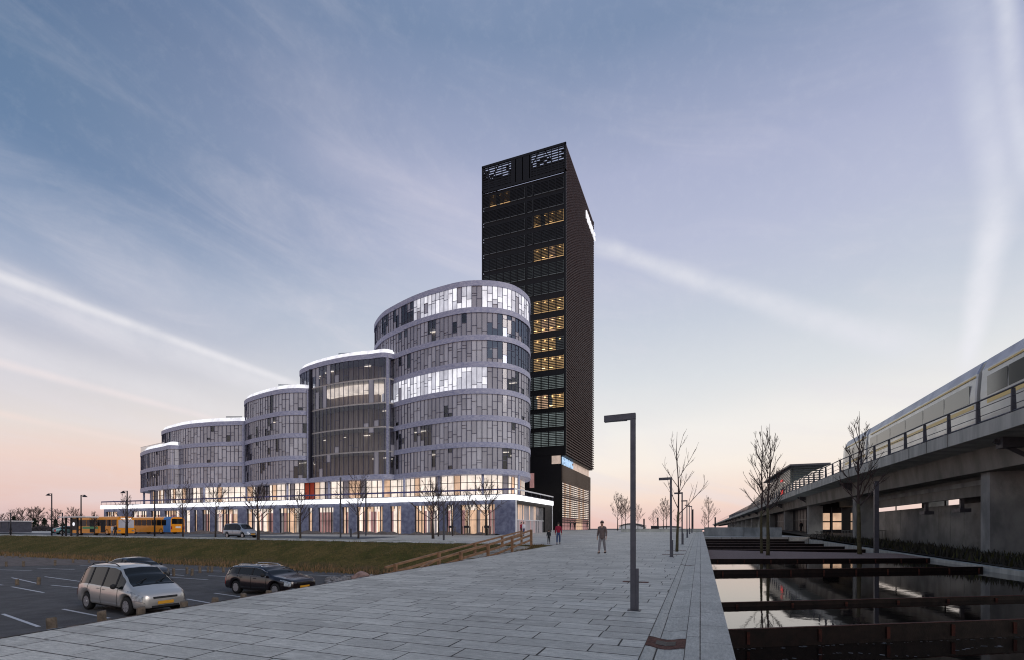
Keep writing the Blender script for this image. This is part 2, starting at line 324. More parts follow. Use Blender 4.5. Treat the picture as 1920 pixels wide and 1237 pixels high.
# ---------------------------------------------------------------- mesh builder
class MB:
    def __init__(s): s.v = []; s.f = []; s.mi = []; s.mats = []
    def mid(s, m):
        if m not in s.mats: s.mats.append(m)
        return s.mats.index(m)
    def add(s, vs, fs, m=None):
        o = len(s.v); s.v += [tuple(v) for v in vs]; s.f += [tuple(i+o for i in q) for q in fs]; k = s.mid(m)
        s.mi += [k]*len(fs); return s
    def box(s, x0, x1, y0, y1, z0, z1, m=None, rot=0, piv=None):
        if x0 > x1: x0, x1 = x1, x0
        if y0 > y1: y0, y1 = y1, y0
        vs = [(x, y, z) for z in (z0, z1) for x, y in ((x0, y0), (x1, y0), (x1, y1), (x0, y1))]
        if rot:
            px, py = piv or ((x0+x1)/2, (y0+y1)/2); c, n = math.cos(rot), math.sin(rot)
            vs = [(px+(x-px)*c-(y-py)*n, py+(x-px)*n+(y-py)*c, z) for x, y, z in vs]
        return s.add(vs, [(3, 2, 1, 0), (4, 5, 6, 7), (0, 1, 5, 4), (1, 2, 6, 5), (2, 3, 7, 6), (3, 0, 4, 7)], m)
    def beam(s, a, b, wd, ht, m=None):
        a, b = Vector(a), Vector(b); d = (b-a).normalized(); up = Vector((0, 0, 1)) if abs(d.z) < .95 else Vector((0, 1, 0))
        x = d.cross(up).normalized()*wd/2; z = x.cross(d).normalized()*ht/2
        vs = [p+i*x+j*z for p in (a, b) for i, j in ((-1, -1), (1, -1), (1, 1), (-1, 1))]
        return s.add(vs, [(3, 2, 1, 0), (4, 5, 6, 7), (0, 1, 5, 4), (1, 2, 6, 5), (2, 3, 7, 6), (3, 0, 4, 7)], m)
    def tube(s, pts, rs, n=6, m=None, cap=True):
        ring = []; o = len(s.v)
        for i, p in enumerate(pts):
            p = Vector(p); d = (Vector(pts[min(i+1, len(pts)-1)])-Vector(pts[max(i-1, 0)])).normalized()
            up = Vector((0, 0, 1)) if abs(d.z) < .9 else Vector((1, 0, 0)); x = d.cross(up).normalized(); y = d.cross(x)
            r = rs[i] if hasattr(rs, '__len__') else rs
            for k in range(n): a = 2*math.pi*k/n; s.v.append(tuple(p+x*math.cos(a)*r+y*math.sin(a)*r))
        k = s.mid(m)
        for i in range(len(pts)-1):
            for j in range(n): a, b = o+i*n+j, o+i*n+(j+1) % n; s.f.append((a, b, b+n, a+n)); s.mi.append(k)
        if cap:
            s.f.append(tuple(o+j for j in range(n))[::-1]); s.f.append(tuple(o+(len(pts)-1)*n+j for j in range(n))); s.mi += [k, k]
        return s
    def prism(s, poly, z0, z1, m=None, top=True):
        n = len(poly); vs = [(x, y, z0) for x, y in poly]+[(x, y, z1) for x, y in poly]
        fs = [(i, (i+1) % n, (i+1) % n+n, i+n) for i in range(n)]
        if top: fs += [tuple(range(n))[::-1], tuple(range(n, 2*n))]
        return s.add(vs, fs, m)
    def sweep(s, prof, path, m=None, closed=True):
        """profile (dx, z) swept along path [(x, y)] (profile offset runs along +X)"""
        n = len(prof); o = len(s.v); k = s.mid(m)
        for x, y, *dz in path:
            for dx, z in prof: s.v.append((x+dx, y, z+(dz[0] if dz else 0)))
        for i in range(len(path)-1):
            for j in range(n if closed else n-1):
                a, b = o+i*n+j, o+i*n+(j+1) % n; s.f.append((a, b, b+n, a+n)); s.mi.append(k)
        if closed: s.f.append(tuple(o+j for j in range(n))[::-1]); s.f.append(tuple(o+(len(path)-1)*n+j for j in range(n))); s.mi += [k, k]
        return s
    def build(s, name, m=None, parent=None, smooth=False, loc=None, weld=False):
        me = bpy.data.meshes.new(name); me.from_pydata(s.v, [], s.f); me.update()
        ms = [(m if q is None else q) for q in s.mats]
        for q in ms: me.materials.append(q)
        if len(ms) > 1: me.polygons.foreach_set('material_index', s.mi)
        if smooth: me.polygons.foreach_set('use_smooth', [True]*len(me.polygons))
        me.validate()
        if weld:
            bm_ = bmesh.new(); bm_.from_mesh(me); bmesh.ops.remove_doubles(bm_, verts=bm_.verts, dist=.0015); bmesh.ops.recalc_face_normals(bm_, faces=bm_.faces); bm_.to_mesh(me); bm_.free()
        o = bpy.data.objects.new(name, me); C.objects.link(o)
        if parent: o.parent = parent
        if loc: o.location = loc
        return o
def tag(o, label=None, cat=None, group=None, kind=None):
    if label: o['label'] = label
    if cat: o['category'] = cat
    if group: o['group'] = group
    if kind: o['kind'] = kind
    return o
def empty(name, loc, label, cat, group=None, rz=0):
    o = bpy.data.objects.new(name, None); C.objects.link(o); o.location = loc; o.rotation_euler = (0, 0, rz); o.empty_display_size = .3
    return tag(o, label, cat, group)
def dup(r0, loc, rz=None, label=None, group=None, sc=None):
    def cp(o, p):
        c = o.copy(); C.objects.link(c)
        if p: c.parent = p
        for ch in list(o.children): cp(ch, c)
        return c
    r = cp(r0, None); r.location = loc
    if rz is not None: r.rotation_euler = (0, 0, rz)
    if label: r['label'] = label
    if group: r['group'] = group
    if sc: r.scale = sc if hasattr(sc, '__len__') else (sc, sc, sc)
    return r
def struct(mb, name, m, label=None, smooth=False):
    return tag(mb.build(name, m, smooth=smooth), label, None, None, 'structure')
def grid(x0, x1, nx, y0, y1, ny, hf):
    g = MB(); xs = [x0+(x1-x0)*i/nx for i in range(nx+1)]; ys = [y0+(y1-y0)*j/ny for j in range(ny+1)]
    vs = [(x, y, hf(x, y)) for y in ys for x in xs]
    return g.add(vs, [(j*(nx+1)+i, j*(nx+1)+i+1, (j+1)*(nx+1)+i+1, (j+1)*(nx+1)+i) for j in range(ny) for i in range(nx)])
def sstep(t): t = max(0, min(1, t)); return t*t*(3-2*t)
def lerp(a, b, t): return a+(b-a)*t
def interp(x, pts):
    if x <= pts[0][0]: return pts[0][1]
    for (a, u), (b, v) in zip(pts, pts[1:]):
        if x <= b: return lerp(u, v, (x-a)/(b-a))
    return pts[-1][1]

# ================================================================ GROUND
ZP = -1.4
def ytop(X): return interp(-X, [(9, 34.2), (19, 34.9), (60, 38.9), (103, 42.3), (160, 46)])
def yfoot(X): return interp(-X, [(9, 27), (23, 27.5), (30, 28.2), (74, 31.2), (160, 35)])
def bank(X, Y):
    yt, yf = ytop(X), yfoot(X)
    t = sstep((Y-yf)/(yt-yf))
    zb = lerp(ZP, pz(yt), t)
    zs = interp(Y, [(4, -1.1), (14, -1.05), (17.5, -.85), (32, .47), (40, .6)])     # foot of the stair ramp beside the plaza
    u = -X-10.02
    if Y < 16: ze = lerp(pz(Y)-.06, ZP-.02, sstep((u-.25)/1.9)) if u > .6 else pz(Y)-.06-.3*max(u, 0)
    else:
        ze = interp(u, [(0, pz(Y)-.05), (.7, zs), (3.3, zs), (6.2, ZP-.02)])
    if Y < 16 and u > .6: ze = lerp(pz(Y)-.24, ZP-.02, sstep((u-.6)/1.6))
    n = .05*math.sin(X*1.7+Y)*math.sin(Y*2.3-X*.6)*(1 if u > 1 else 0)
    return max(zb, ze)+n*min(1, max(0, max(zb, ze)-ZP))+(-.03 if max(zb, ze) <= ZP+.005 else 0)
struct(grid(-3000, 3000, 6, 97.9, 5000, 4, lambda x, y: 1.47), 'ground', M['farland'])
# park ground (asphalt) sheet, lying under the bank where the bank rises
struct(grid(-170, -10.4, 10, -30, 46, 6, lambda x, y: ZP), 'car_park', M['asphalt'])
struct(grid(-170, -23, 200, 24, 47, 44, bank), 'grass_bank', M['grass'], smooth=True)
struct(grid(-23.0, -10.02, 52, -4, 36, 130, bank), 'verge_bank', M['grass'], smooth=True)
struct(grid(-10, -.728, 4, -6, 98, 20, lambda x, y: pz(y)), 'plaza', M['slab'])
def road_h(x, y): return pz(y)-.02
g = MB(); n = 40
xs = [-170+(160)*i/n for i in range(n+1)]
g.add([(x, ytop(x)-.02, pz(ytop(x))+.004) for x in xs]+[(x, ytop(x)+2.6, pz(ytop(x)+2.6)+.004) for x in xs], [(i, i+1, i+n+2, i+n+1) for i in range(n)])
struct(g, 'pavement', M['slab_far'])
struct(grid(-170, -60, 8, 41, 57.9, 4, lambda x, y: pz(y)-.03), 'road', M['road'])
struct(grid(-60, -34, 4, 42, 50, 4, lambda x, y: pz(y)-.02), 'side_road', M['road'])
fc = grid(-60, -10.005, 24, 0, 1, 12, lambda x, y: 0); fc.v = [(x, lerp(ytop(x)+.5, 98, v), pz(lerp(ytop(x)+.5, 98, v))-.045) for x, v, _ in fc.v]
struct(fc, 'forecourt', M['slab_far'])
struct(grid(-260, -59.99, 8, 44, 98, 6, lambda x, y: pz(y)-.06), 'far_pavement', M['slab_far'])
g = MB()
for k in range(12): g.box(-150+k*8, -147+k*8, 49.2, 49.4, pz(49)-.03, pz(49)-.016)
g.box(-170, -60, 42.2, 42.36, pz(42)-.035, pz(42)-.016)
struct(g, 'road_marking', M['linep'])
# kerb between pavement and road
g = MB()
for x0 in range(-168, -20, 4): g.beam((x0, ytop(x0)+2.75, pz(ytop(x0)+2.75)+.03), (x0+4, ytop(x0+4)+2.75, pz(ytop(x0+4)+2.75)+.03), .16, .12)
struct(g, 'kerb', M['concrete'])
# parking bay lines
g = MB()
def pline(p, q):
    a, b = gp(*p, z=ZP), gp(*q, z=ZP); a = Vector((a[0], a[1], 0)); b = Vector((b[0], b[1], 0)); d = (b-a).normalized(); n_ = Vector((-d.y, d.x, 0))*.055
    g.add([(v.x, v.y, ZP+.004) for v in (a-n_, b-n_, b+n_, a+n_)], [(0, 1, 2, 3)])
for p, q in (((5, 1150), (73, 1174)), ((118, 1141), (205, 1158)), ((350, 1122), (402, 1131)), ((402, 1111), (470, 1120.5)), ((22, 1082), (71, 1093)), ((22, 1099), (82, 1110)),
             ((84, 1080), (150, 1089)), ((96, 1096), (150, 1101)), ((-40, 1090), (5, 1096)), ((0, 1067), (60, 1069)), ((70, 1064), (140, 1067)), ((150, 1059), (235, 1062)),
             ((300, 1074), (345, 1078)), ((320, 1081), (390, 1086)), ((318, 1066), (420, 1070)), ((390, 1078), (480, 1083)), ((560, 1076), (640, 1079)), ((-60, 1120), (-10, 1140))): pline(p, q)
struct(g, 'parking_bay_line', M['linep'])
# pale gravel corner at the far left of the car park
a = [gp(*q, z=ZP) for q in ((-60, 1062), (150, 1058), (300, 1052), (310, 1048), (150, 1043), (-60, 1040))]
g = MB(); g.add([(q[0], q[1], ZP+.006) for q in a], [tuple(range(6))]); struct(g, 'gravel_patch', M['soil'])
# rough stone edging along the plaza
g = MB(); rr = random.Random(3)
ny = 260
vs = []
for j in range(ny+1):
    Y = -5+j*.16
    for k in range(6):
        u = k/5*.75; e = rr.uniform(-.035, .035)
        vs.append((-10.0-u-(rr.uniform(-.06, .06) if k == 5 else 0), Y, pz(Y)+.012-.30*u+(e if 0 < k else 0)))
g.add(vs, [(j*6+k, j*6+k+1, j*6+k+7, j*6+k+6) for j in range(ny) for k in range(5)])
struct(g, 'stone_edging', M['rubble_e'])
# gutter channel (dished) and coping, with the retaining wall of the pools under it
g = MB(); prof = [(-.728, 0), (-.66, -.004), (-.55, -.028), (-.461, -.036), (-.37, -.028), (-.26, -.004), (-.194, 0)]
path = [(0, y, pz(y)) for y in (-6, 0, 10, 30, 60, 80)]
for i, (x, y, dz) in enumerate(path): pass
g.sweep([(a_, b_-.002) for a_, b_ in prof], path, closed=False); struct(g, 'gutter_channel', M['gutter'], smooth=False)
g = MB(); g.sweep([(-.194+.006, .014), (-.194+.006, -1.6), (.413, -1.6), (.413, .014)], path); struct(g, 'coping_wall', M['coping'])
g = MB(); g.box(-.735, -.722, -6, 80, -.1, .0); g.v = [(x, y, z+pz(y)+.003) for x, y, z in g.v]
g.box(-.2, -.188, -6, 80, -.1, .0); g.v = g.v[:8]+[(x, y, z+pz(y)+.003) for x, y, z in g.v[8:]]
struct(g, 'expansion_joint', M['weir'])
# rust steel insets in the paving
def inset(px, py, w_, d_, label, dz=.004):
    X, Y, _ = gp(px, py); b = MB()
    b.box(-w_/2, w_/2, -d_/2, d_/2, -.05, dz); b.box(-w_*.28, w_*.28, -d_*.22, d_*.22, dz, dz+.006, M['weir'])
    o = b.build('drain_cover', M['rust']); o.location = (X, Y, pz(Y)); return tag(o, label, 'drain cover', 'rust steel covers let into the paving')
inset(1192, 1090, .72, .3, 'rust steel strip in the paving just behind the nearest street lamp', .006)
inset(1262, 1038.5, 1.1, .35, 'rust steel strip in the paving at the foot of the second street lamp', .006)
inset(1268, 1031, 1.1, .3, 'dark rust steel strip in the paving at the foot of the plaza tree', .006)
# dished rusty drain plates in the channel
def dished(Y0, Y1, label, m_):
    b = MB(); b.sweep([(a_, b_+.004) for a_, b_ in prof]+[(-.194, -.08), (-.728, -.08)], [(0, Y0, pz(Y0)), (0, Y1, pz(Y1))])
    if Y1-Y0 > .2:
        c0, c1 = lerp(Y0, Y1, .3), lerp(Y0, Y1, .72); b.sweep([(-.6, -.012), (-.461, -.030), (-.33, -.012), (-.33, -.05), (-.6, -.05)], [(0, c0, pz(c0)), (0, c1, pz(c1))], M['weir'])
    o = b.build('channel_drain', m_); return tag(o, label, 'drain', 'steel plates across the drainage channel')
y0 = gp(1250, 1212)[1]; dished(y0, gp(1250, 1194)[1], 'wide rust brown steel drain plate across the channel in the foreground', M['rust'])
y0 = gp(1288, 1058)[1]; dished(y0, y0+.12, 'thin red brown steel bar across the channel beside the second lamp', M['rust'])
# ================================================================ POOLS
XL, XR = .414, 12.4
struct(grid(.3, 40, 3, -10, 98, 6, lambda x, y: -1.5 if y < 90 else 1.2), 'pool_bed', M['earth'])
PL = [('a', 10.3, .585, -.27, .55), ('b', 13.5, .57, -.185, .13), ('c', 22.2, .56, -.03, .30), ('d', 29.0, .46, .05, .24)]
wt = [-.66, -.315, -.20, -.13]
def quadr(Ya, sa, Yb, sb, z, name, m_, x0=XL, x1=XR, kind='structure'):
    b = MB(); b.add([(x0, Ya+sa*x0, z), (x1, Ya+sa*x1, z), (x1, Yb+sb*x1, z), (x0, Yb+sb*x0, z)], [(0, 1, 2, 3)]); o = b.build(name, m_); o['kind'] = kind; return o
quadr(-6, 0, 10.3, .585, -.64, 'water', M['water'])
quadr(10.3, .585, 13.5, .57, -.30, 'water', M['water'])
quadr(13.5, .57, 22.2, .56, -.215, 'water', M['water'], x1=12.3)
quadr(22.2, .56, 29.0, .46, -.10, 'water', M['water'], x1=12.3)
LBL = ['tall rust brown steel weir across the pool nearest the camera', 'second thin steel weir across the water, just beyond the nearest one', 'third steel weir with a deep dark face, in front of the tree bed', 'steel edge along the near side of the gravel tree bed']
for (nm, Y0, s_, zt, th), lb in zip(PL, LBL):
    x1 = 12.3
    b = MB(); b.prism([(XL, Y0+s_*XL-.03), (x1, Y0+s_*x1-.03), (x1, Y0+s_*x1+.03), (XL, Y0+s_*XL+.03)], -1.3, zt)
    b.prism([(XL, Y0+s_*XL-.05), (x1, Y0+s_*x1-.05), (x1, Y0+s_*x1+.05), (XL, Y0+s_*XL+.05)], zt, zt+.006, M['rust'])
    for k in range(9): xx = .9+k*1.4; b.box(xx-.03, xx+.03, Y0+s_*xx-.075, Y0+s_*xx-.05, zt-.3, zt-.05, M['rust'])
    tag(b.build('weir', M['weir']), lb, 'weir', 'steel weirs across the pools')
# pale scum drifting against the tall weir
b = MB(); q = random.Random(21)
for _ in range(170):
    x = q.uniform(.6, 11.8); y = 10.3+.585*x-.12-abs(q.gauss(0, .05))-(.9+.25*math.sin(x*2) if q.random() < .45 else 0); s_ = q.uniform(.008, .035); a_ = q.uniform(0, 3)
    b.add([(x+s_*1.6*math.cos(a_+k*1.57), y+s_*math.sin(a_+k*1.57), -.636) for k in range(4)], [(0, 1, 2, 3)])
tag(b.build('foam', M['rubble']), 'pale flecks of scum floating against the tall weir', 'foam', None, 'stuff')
# gravel tree bed
b = MB(); b.add([(XL, 29.03+.46*XL, .03), (XR, 29.03+.46*XR, .03), (XR, 39.2, .1), (XL, 39.4, .14)], [(0, 1, 2, 3)]); struct(b, 'gravel_bed', M['gravel'])
lbs = ['thin dark weir directly behind the gravel tree bed', 'second thin weir behind the gravel tree bed', 'third thin weir behind the gravel tree bed', 'fourth thin weir behind the gravel tree bed', 'farthest thin weir, before the low grey wall']
prev = 39.4; zprev = .0
for k, (Y0, zt) in enumerate(((42.0, .08), (46.0, .17), (51.0, .26), (57.0, .36), (63.5, .47))):
    x1 = XR-1.2*k*.5
    b = MB(); b.prism([(XL, Y0), (x1, Y0+.35*x1), (x1, Y0+.35*x1+.08), (XL, Y0+.08)], -1, zt); b.prism([(XL, Y0-.04), (x1, Y0+.35*x1-.04), (x1, Y0+.35*x1+.3), (XL, Y0+.3)], zt, zt+.02, M['gravel'])
    tag(b.build('weir', M['weir']), lbs[k], 'weir', 'steel weirs across the pools')
    b = MB(); b.add([(XL, prev, zt-.24), (x1, prev+.35*x1 if k else prev, zt-.24), (x1, Y0+.35*x1, zt-.24), (XL, Y0, zt-.24)], [(0, 1, 2, 3)]); o = b.build('water', M['water']); o['kind'] = 'structure'
    prev = Y0+.1
b = MB(); b.prism([(XL, 63.6), (XR, 68.1), (XR, 90), (XL, 90)], -1, .72); struct(b, 'terrace', M['slab_far'])
# kerb on the bridge side, planted strip behind it
kp = [(12.3, -8, -.12), (12.35, 24.2, .0), (12.35, 29.5, .04)]
b = MB(); b.sweep([(0, -.9), (.35, -.9), (.35, -.02), (0, -.02)], [(12.3, -8, .0), (12.3, 24, .0), (12.3, 33, .07), (12.3, 68, .5)]); struct(b, 'pool_kerb', M['concrete'])
def strip_h(x, y): return interp(y, [(-10, -.05), (24, .0), (40, .22), (60, .55), (90, 1.2), (98, 1.45)])+.04*math.sin(x*3)*math.sin(y*2.1)
struct(grid(12.62, 60, 40, -10, 98, 90, strip_h), 'planted_strip', M['earth'], smooth=True)
# ================================================================ GRASS (uncountable)
def blades(name, pts, hmin, hmax, seed, m1, m2, ratio=.5):
    b = MB(); r = random.Random(seed); b.mid(m1); b.mid(m2)
    for x, y, z in pts:
        h = r.uniform(hmin, hmax); a = r.uniform(0, 6.28); wd = h*.13; lx, ly = r.uniform(-.4, .4)*h, r.uniform(-.4, .4)*h
        b.add([(x-wd*math.cos(a), y-wd*math.sin(a), z-.02), (x+wd*math.cos(a), y+wd*math.sin(a), z-.02), (x+lx, y+ly, z+h)], [(0, 1, 2)], m1 if r.random() < ratio else m2)
    return tag(b.build(name), 'dry and green grass blades', 'grass', None, 'stuff')
r = random.Random(5); pts = []
def clump(fn, n_):
    out = []
    for _ in range(n_):
        cx, cy = fn(); dens = .5+.5*math.sin(cx*2.1+cy*1.3)*math.sin(cy*3.7)
        for _k in range(int(2+10*r.random()*dens)):
            x, y = cx+r.gauss(0, .09), cy+r.gauss(0, .13); out.append((x, y, bank(x, y)))
    return out
pts = clump(lambda: (-10.72-abs(r.gauss(0, .22)), r.uniform(3, 34)), 1700)
o = blades('grass', pts, .05, .17, 1, M['dry'], M['greenb'], .65); o['label'] = 'dry brown and green tufts along the stone edging of the plaza'
pts = []
for _ in range(26000):
    x = r.uniform(-110, -12); y = r.uniform(yfoot(x)-.4, ytop(x)); pts.append((x, y, bank(x, y)))
o = blades('grass', pts, .06, .16, 2, M['dry'], M['greenb'], .28); o['label'] = 'short olive grass on the bank above the car park'
pts = []
for _ in range(5000):
    x = r.uniform(-80, -18); y = yfoot(x)+r.gauss(.6, .5); pts.append((x, y, max(bank(x, y), ZP)))
o = blades('grass', pts, .12, .35, 3, M['dry'], M['greenb'], .8); o['label'] = 'taller dry grass along the foot of the bank'
pts = []
for _ in range(5000):
    y = r.uniform(20, 62); x = 12.8+abs(r.gauss(0, 1.6)); pts.append((x, y, strip_h(x, y)))
M['weed'] = mat('dark_weeds', (.035, .033, .025), .95, 0, 0)
o = blades('undergrowth', pts, .15, .55, 4, M['weed'], M['greenb'], .8); o['label'] = 'dark weeds growing under the railway viaduct'; o['category'] = 'undergrowth'

# ================================================================ CURVED OFFICE BUILDING
def catmull(pts, step=.9, closed=True):
    P = [Vector(p) for p in pts]; n_ = len(P); dense = []
    for i in range(n_):
        p0, p1, p2, p3 = P[i-1], P[i], P[(i+1) % n_], P[(i+2) % n_]
        for k in range(24):
            t = k/24; dense.append(.5*((2*p1)+(-p0+p2)*t+(2*p0-5*p1+4*p2-p3)*t*t+(-p0+3*p1-3*p2+p3)*t**3))
    L_ = 0; acc = [0]
    for a_, b_ in zip(dense, dense[1:]+dense[:1]): L_ += (b_-a_).length; acc.append(L_)
    m_ = max(8, int(round(L_/step))); out = []; j = 0
    for k in range(m_):
        d = L_*k/m_
        while acc[j+1] < d: j += 1
        t = (d-acc[j])/(acc[j+1]-acc[j]); out.append(dense[j].lerp(dense[(j+1) % len(dense)], t))
    return [(p.x, p.y) for p in out]
def offs(poly, d):                            # + is outward for a counter-clockwise outline
    out = []; n_ = len(poly)
    for i in range(n_):
        a_, b_ = Vector(poly[i-1]), Vector(poly[(i+1) % n_]); t = (b_-a_).normalized(); out.append((poly[i][0]+t.y*d, poly[i][1]-t.x*d))
    return out
ZB, FH = 10.5, 3.9
off_b = empty('office_building', (-65, 61.7, .9), 'curved stepped glass office building with blue bands, beside the black tower', 'office building')
OB = Vector(off_b.location)
def bo(mb, name, m_=None, parent=None, smooth=False):
    p = parent or off_b
    o_ = mb.build(name, m_, p, smooth)
    if p is off_b: o_.location = -OB
    return o_
DR = {
 'A': dict(n=7, pts=[(-54.7, 74.5), (-54.2, 71.9), (-50, 68.3), (-46, 66.4), (-41, 64.7), (-36, 63.8), (-32, 63.7), (-28.6, 64.9), (-26.2, 67.0), (-25.2, 70), (-25.4, 73), (-27.5, 78), (-32, 83), (-40, 86), (-48, 84.5), (-53, 80)]),
 'B': dict(n=5, pts=[(-68.3, 71.5), (-67.6, 68.2), (-65.2, 66.4), (-60, 65.0), (-54.6, 64.5), (-50, 64.9), (-46.5, 66.0), (-46, 74), (-50, 82), (-60, 84), (-66.5, 78)]),
 'C': dict(n=4, pts=[(-83.4, 73), (-82.6, 69.4), (-79.5, 67.0), (-74, 65.3), (-68.4, 64.4), (-65.2, 64.9), (-63.6, 65.9), (-63.1, 68), (-63, 74), (-66, 81), (-76, 83), (-82, 78)]),
 'D': dict(n=3, pts=[(-108, 72), (-106.6, 69.2), (-103.6, 67.7), (-99, 66.5), (-93.5, 65.6), (-88, 65.8), (-84, 66.6), (-80, 68.4), (-79, 76), (-84, 83), (-96, 84), (-105, 79)]),
 'E': dict(n=2, pts=[(-116.8, 74), (-115.6, 70.6), (-112, 68.7), (-107, 67.0), (-101.5, 65.9), (-97, 65.6), (-96.6, 74), (-100, 82), (-110, 82), (-115.5, 78)]),
}
rnd = random.Random(11)
def facade(poly, z0, z1, kind, style):
    """one storey of ribbon glazing: returns (glass, frame) builders"""
    gm, fm = MB(), MB(); n_ = len(poly); run = 0; cur = None
    for i in range(n_):
        a_, b_ = Vector((*poly[i], 0)), Vector((*poly[(i+1) % n_], 0)); d = (b_-a_).normalized(); nrm = Vector((d.y, -d.x, 0))
        if nrm.y > .75:                            # hidden rear: plain glazing
            gm.add([(a_.x, a_.y, z0), (b_.x, b_.y, z0), (b_.x, b_.y, z1), (a_.x, a_.y, z1)], [(0, 1, 2, 3)], M['g_dark']); continue
        if run <= 0:
            run = rnd.choice((2, 3, 4, 6, 8)); cur = rnd.random()
        run -= 1
        k = 2+(rnd.random() < .45) if style != 'tall' else rnd.choice((1, 1, 2)); H = z1-z0
        cuts = [0]+sorted(rnd.choice((.18, .28, .4, .55, .66, .8)) for _ in range(k-1))+[1]
        cuts = sorted(set(cuts))
        for q0, q1 in zip(cuts, cuts[1:]):
            s_ = rnd.uniform(-.02, .02); u = rnd.random()
            if kind(i/n_, a_.x) == 'lit': mm = M['e_white'] if u < .5 else M['e_silver'] if u < .94 else M['g_blind2']  # brightest panes use white and silver emission
            elif kind(i/n_, a_.x) == 'dark': mm = M['g_dark'] if u < .7 else M['g_blind']
            elif kind(i/n_, a_.x) == 'clear': mm = M['g_clear'] if u < .88 else M['g_blind']
            else: mm = (M['g_blind'] if u < .9 else M['g_clear']) if cur < .5 else (M['g_blind2'] if u < .85 else M['g_blind']) if cur < .9 else (M['g_clear'] if u < .5 else M['g_blind'])
            o1, o2 = nrm*s_, nrm*-s_*.5
            za, zb_ = z0+H*q0, z0+H*q1
            gm.add([(a_+o1).to_tuple()[:2]+(za,), (b_+o2).to_tuple()[:2]+(za,), (b_+o2).to_tuple()[:2]+(zb_,), (a_+o1).to_tuple()[:2]+(zb_,)], [(0, 1, 2, 3)], mm)
            if q1 < 1: fm.beam((a_+nrm*.03).to_tuple()[:2]+(zb_,), (b_+nrm*.03).to_tuple()[:2]+(zb_,), .06, .05)
        fm.beam((a_+nrm*.04).to_tuple()[:2]+(z0,), (a_+nrm*.04).to_tuple()[:2]+(z1,), .05, .10)
    return gm, fm
for key, D in DR.items():
    poly = catmull(D['pts'], {'A': .76, 'B': .95, 'C': .78, 'D': .85, 'E': .8}[key])
    D['poly'] = poly; n_ = D['n']; zt = ZB+FH*n_
    big = catmull(D['pts'], .55)
    outer, inner = offs(big, .16), offs(big, -.5)
    for k in range(n_+1):
        z1 = ZB+FH*k; thin = key == 'B' and 0 < k < n_
        bm_ = MB()
        if thin: bm_.prism(offs(big, -.04), z1-.30, z1-.06)
        else: bm_.prism(outer, z1-.78, z1)
        o = bo(bm_, 'floor_band', M['slabint'] if thin else M['band'])
        if k < n_:
            b2 = MB()
            if key == 'B': b2.prism(inner, z1-.04, z1+.02, M['slabint']); 
            else: b2.prism(inner, z1+.002, z1+.03, M['slabint'])
            bo(b2, 'floor_slab')
    # glazing
    for k in range(n_):
        za, zb_ = ZB+FH*k+.001, ZB+FH*(k+1)-.78
        style = ''
        if key == 'B': zb_ = ZB+FH*(k+1)-(.30 if k < n_-1 else .78); za = ZB+FH*k-(.06 if k else 0); style = 'tall'
        def kind(t, X, key=key, k=k):
            if key == 'A':
                if k == 6 and X > -42: return 'lit' if not (-31.4 < X < -29.8) else 'x'
                if k == 3 and -50 < X < -29.5: return 'lit'
                if k in (4, 5) and X > -29.6: return 'dark'
                if X < -52.5: return 'dark'
                return 'x'
            if key == 'B': return 'clear' if X < -46 else 'x'
            if key == 'C' and X < -80.5: return 'dark'
            if key == 'D' and k == 2 and X < -101: return 'dark'
            if key == 'E' and X < -113.5: return 'dark'
            return 'x'
        gm, fm = facade(poly, za, zb_, kind, style)
        go = bo(gm, 'window_band')
        if key == 'A' and k in (3, 6): go['label'] = 'row of bright white windows'
        fo = fm.build('window_frame', M['mull_l'], go)
    # core
    cb = MB(); c_in = catmull([(lerp(x, sum(p[0] for p in D['pts'])/len(D['pts']), .33), lerp(y, sum(p[1] for p in D['pts'])/len(D['pts']), .38)) for x, y in D['pts']], 3)
    cb.prism(c_in, ZB-.1, zt-.8); bo(cb, 'core_wall', M['core'])
    # roof rim: a white upstand behind the top band, its glow added for brightness
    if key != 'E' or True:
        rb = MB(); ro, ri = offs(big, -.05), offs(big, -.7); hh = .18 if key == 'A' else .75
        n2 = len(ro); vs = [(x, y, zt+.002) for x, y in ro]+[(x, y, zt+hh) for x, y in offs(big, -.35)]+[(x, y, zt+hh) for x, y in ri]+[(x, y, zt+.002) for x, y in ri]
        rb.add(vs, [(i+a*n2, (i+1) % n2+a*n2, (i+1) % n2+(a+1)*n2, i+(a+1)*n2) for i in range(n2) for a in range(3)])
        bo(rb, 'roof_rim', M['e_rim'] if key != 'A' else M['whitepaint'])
    rb = MB(); rb.prism(ri, zt-.1, zt+.06); bo(rb, 'roof', M['whitepaint'])
    # interior ceiling lamps
    lb = MB()
    for k in range(n_):
        for _ in range(14):
            i = rnd.randrange(len(poly)); x, y = offs(poly, -2.2-rnd.random())[i]
            if y < 74: lb.box(x-.6, x+.6, y-.08, y+.08, ZB+FH*(k+1)-.95, ZB+FH*(k+1)-.85)
    bo(lb, 'ceiling_lamp', M['e_ceiling'])
# second drum: brightly lit fourth storey with shelves
b = MB(); zf = ZB+FH*3
pB = [q for q in offs(DR['B']['poly'], -1.6)]
cpts = [(-60.5, 66.4), (-54.6, 65.8), (-50.5, 66.2), (-48.5, 67), (-48.5, 69.2), (-60.5, 69.2)]
b.prism(cpts, zf+FH-1.7, zf+FH-.45); bo(b, 'lit_ceiling', M['e_cream'])
b = MB()
for i in range(14):
    x = -60+i*.8; b.box(x, x+.22, 68.5, 68.8, zf+.1, zf+2.9, M['wood'] if i % 3 else M['e_cream'])
b.box(-61, -49, 69.0, 69.1, zf+.1, zf+3.2, M['e_peach']); b.box(-52.5, -50.5, 68.0, 68.3, zf+.1, zf+2.6, M['core'])
bo(b, 'shelf_wall')
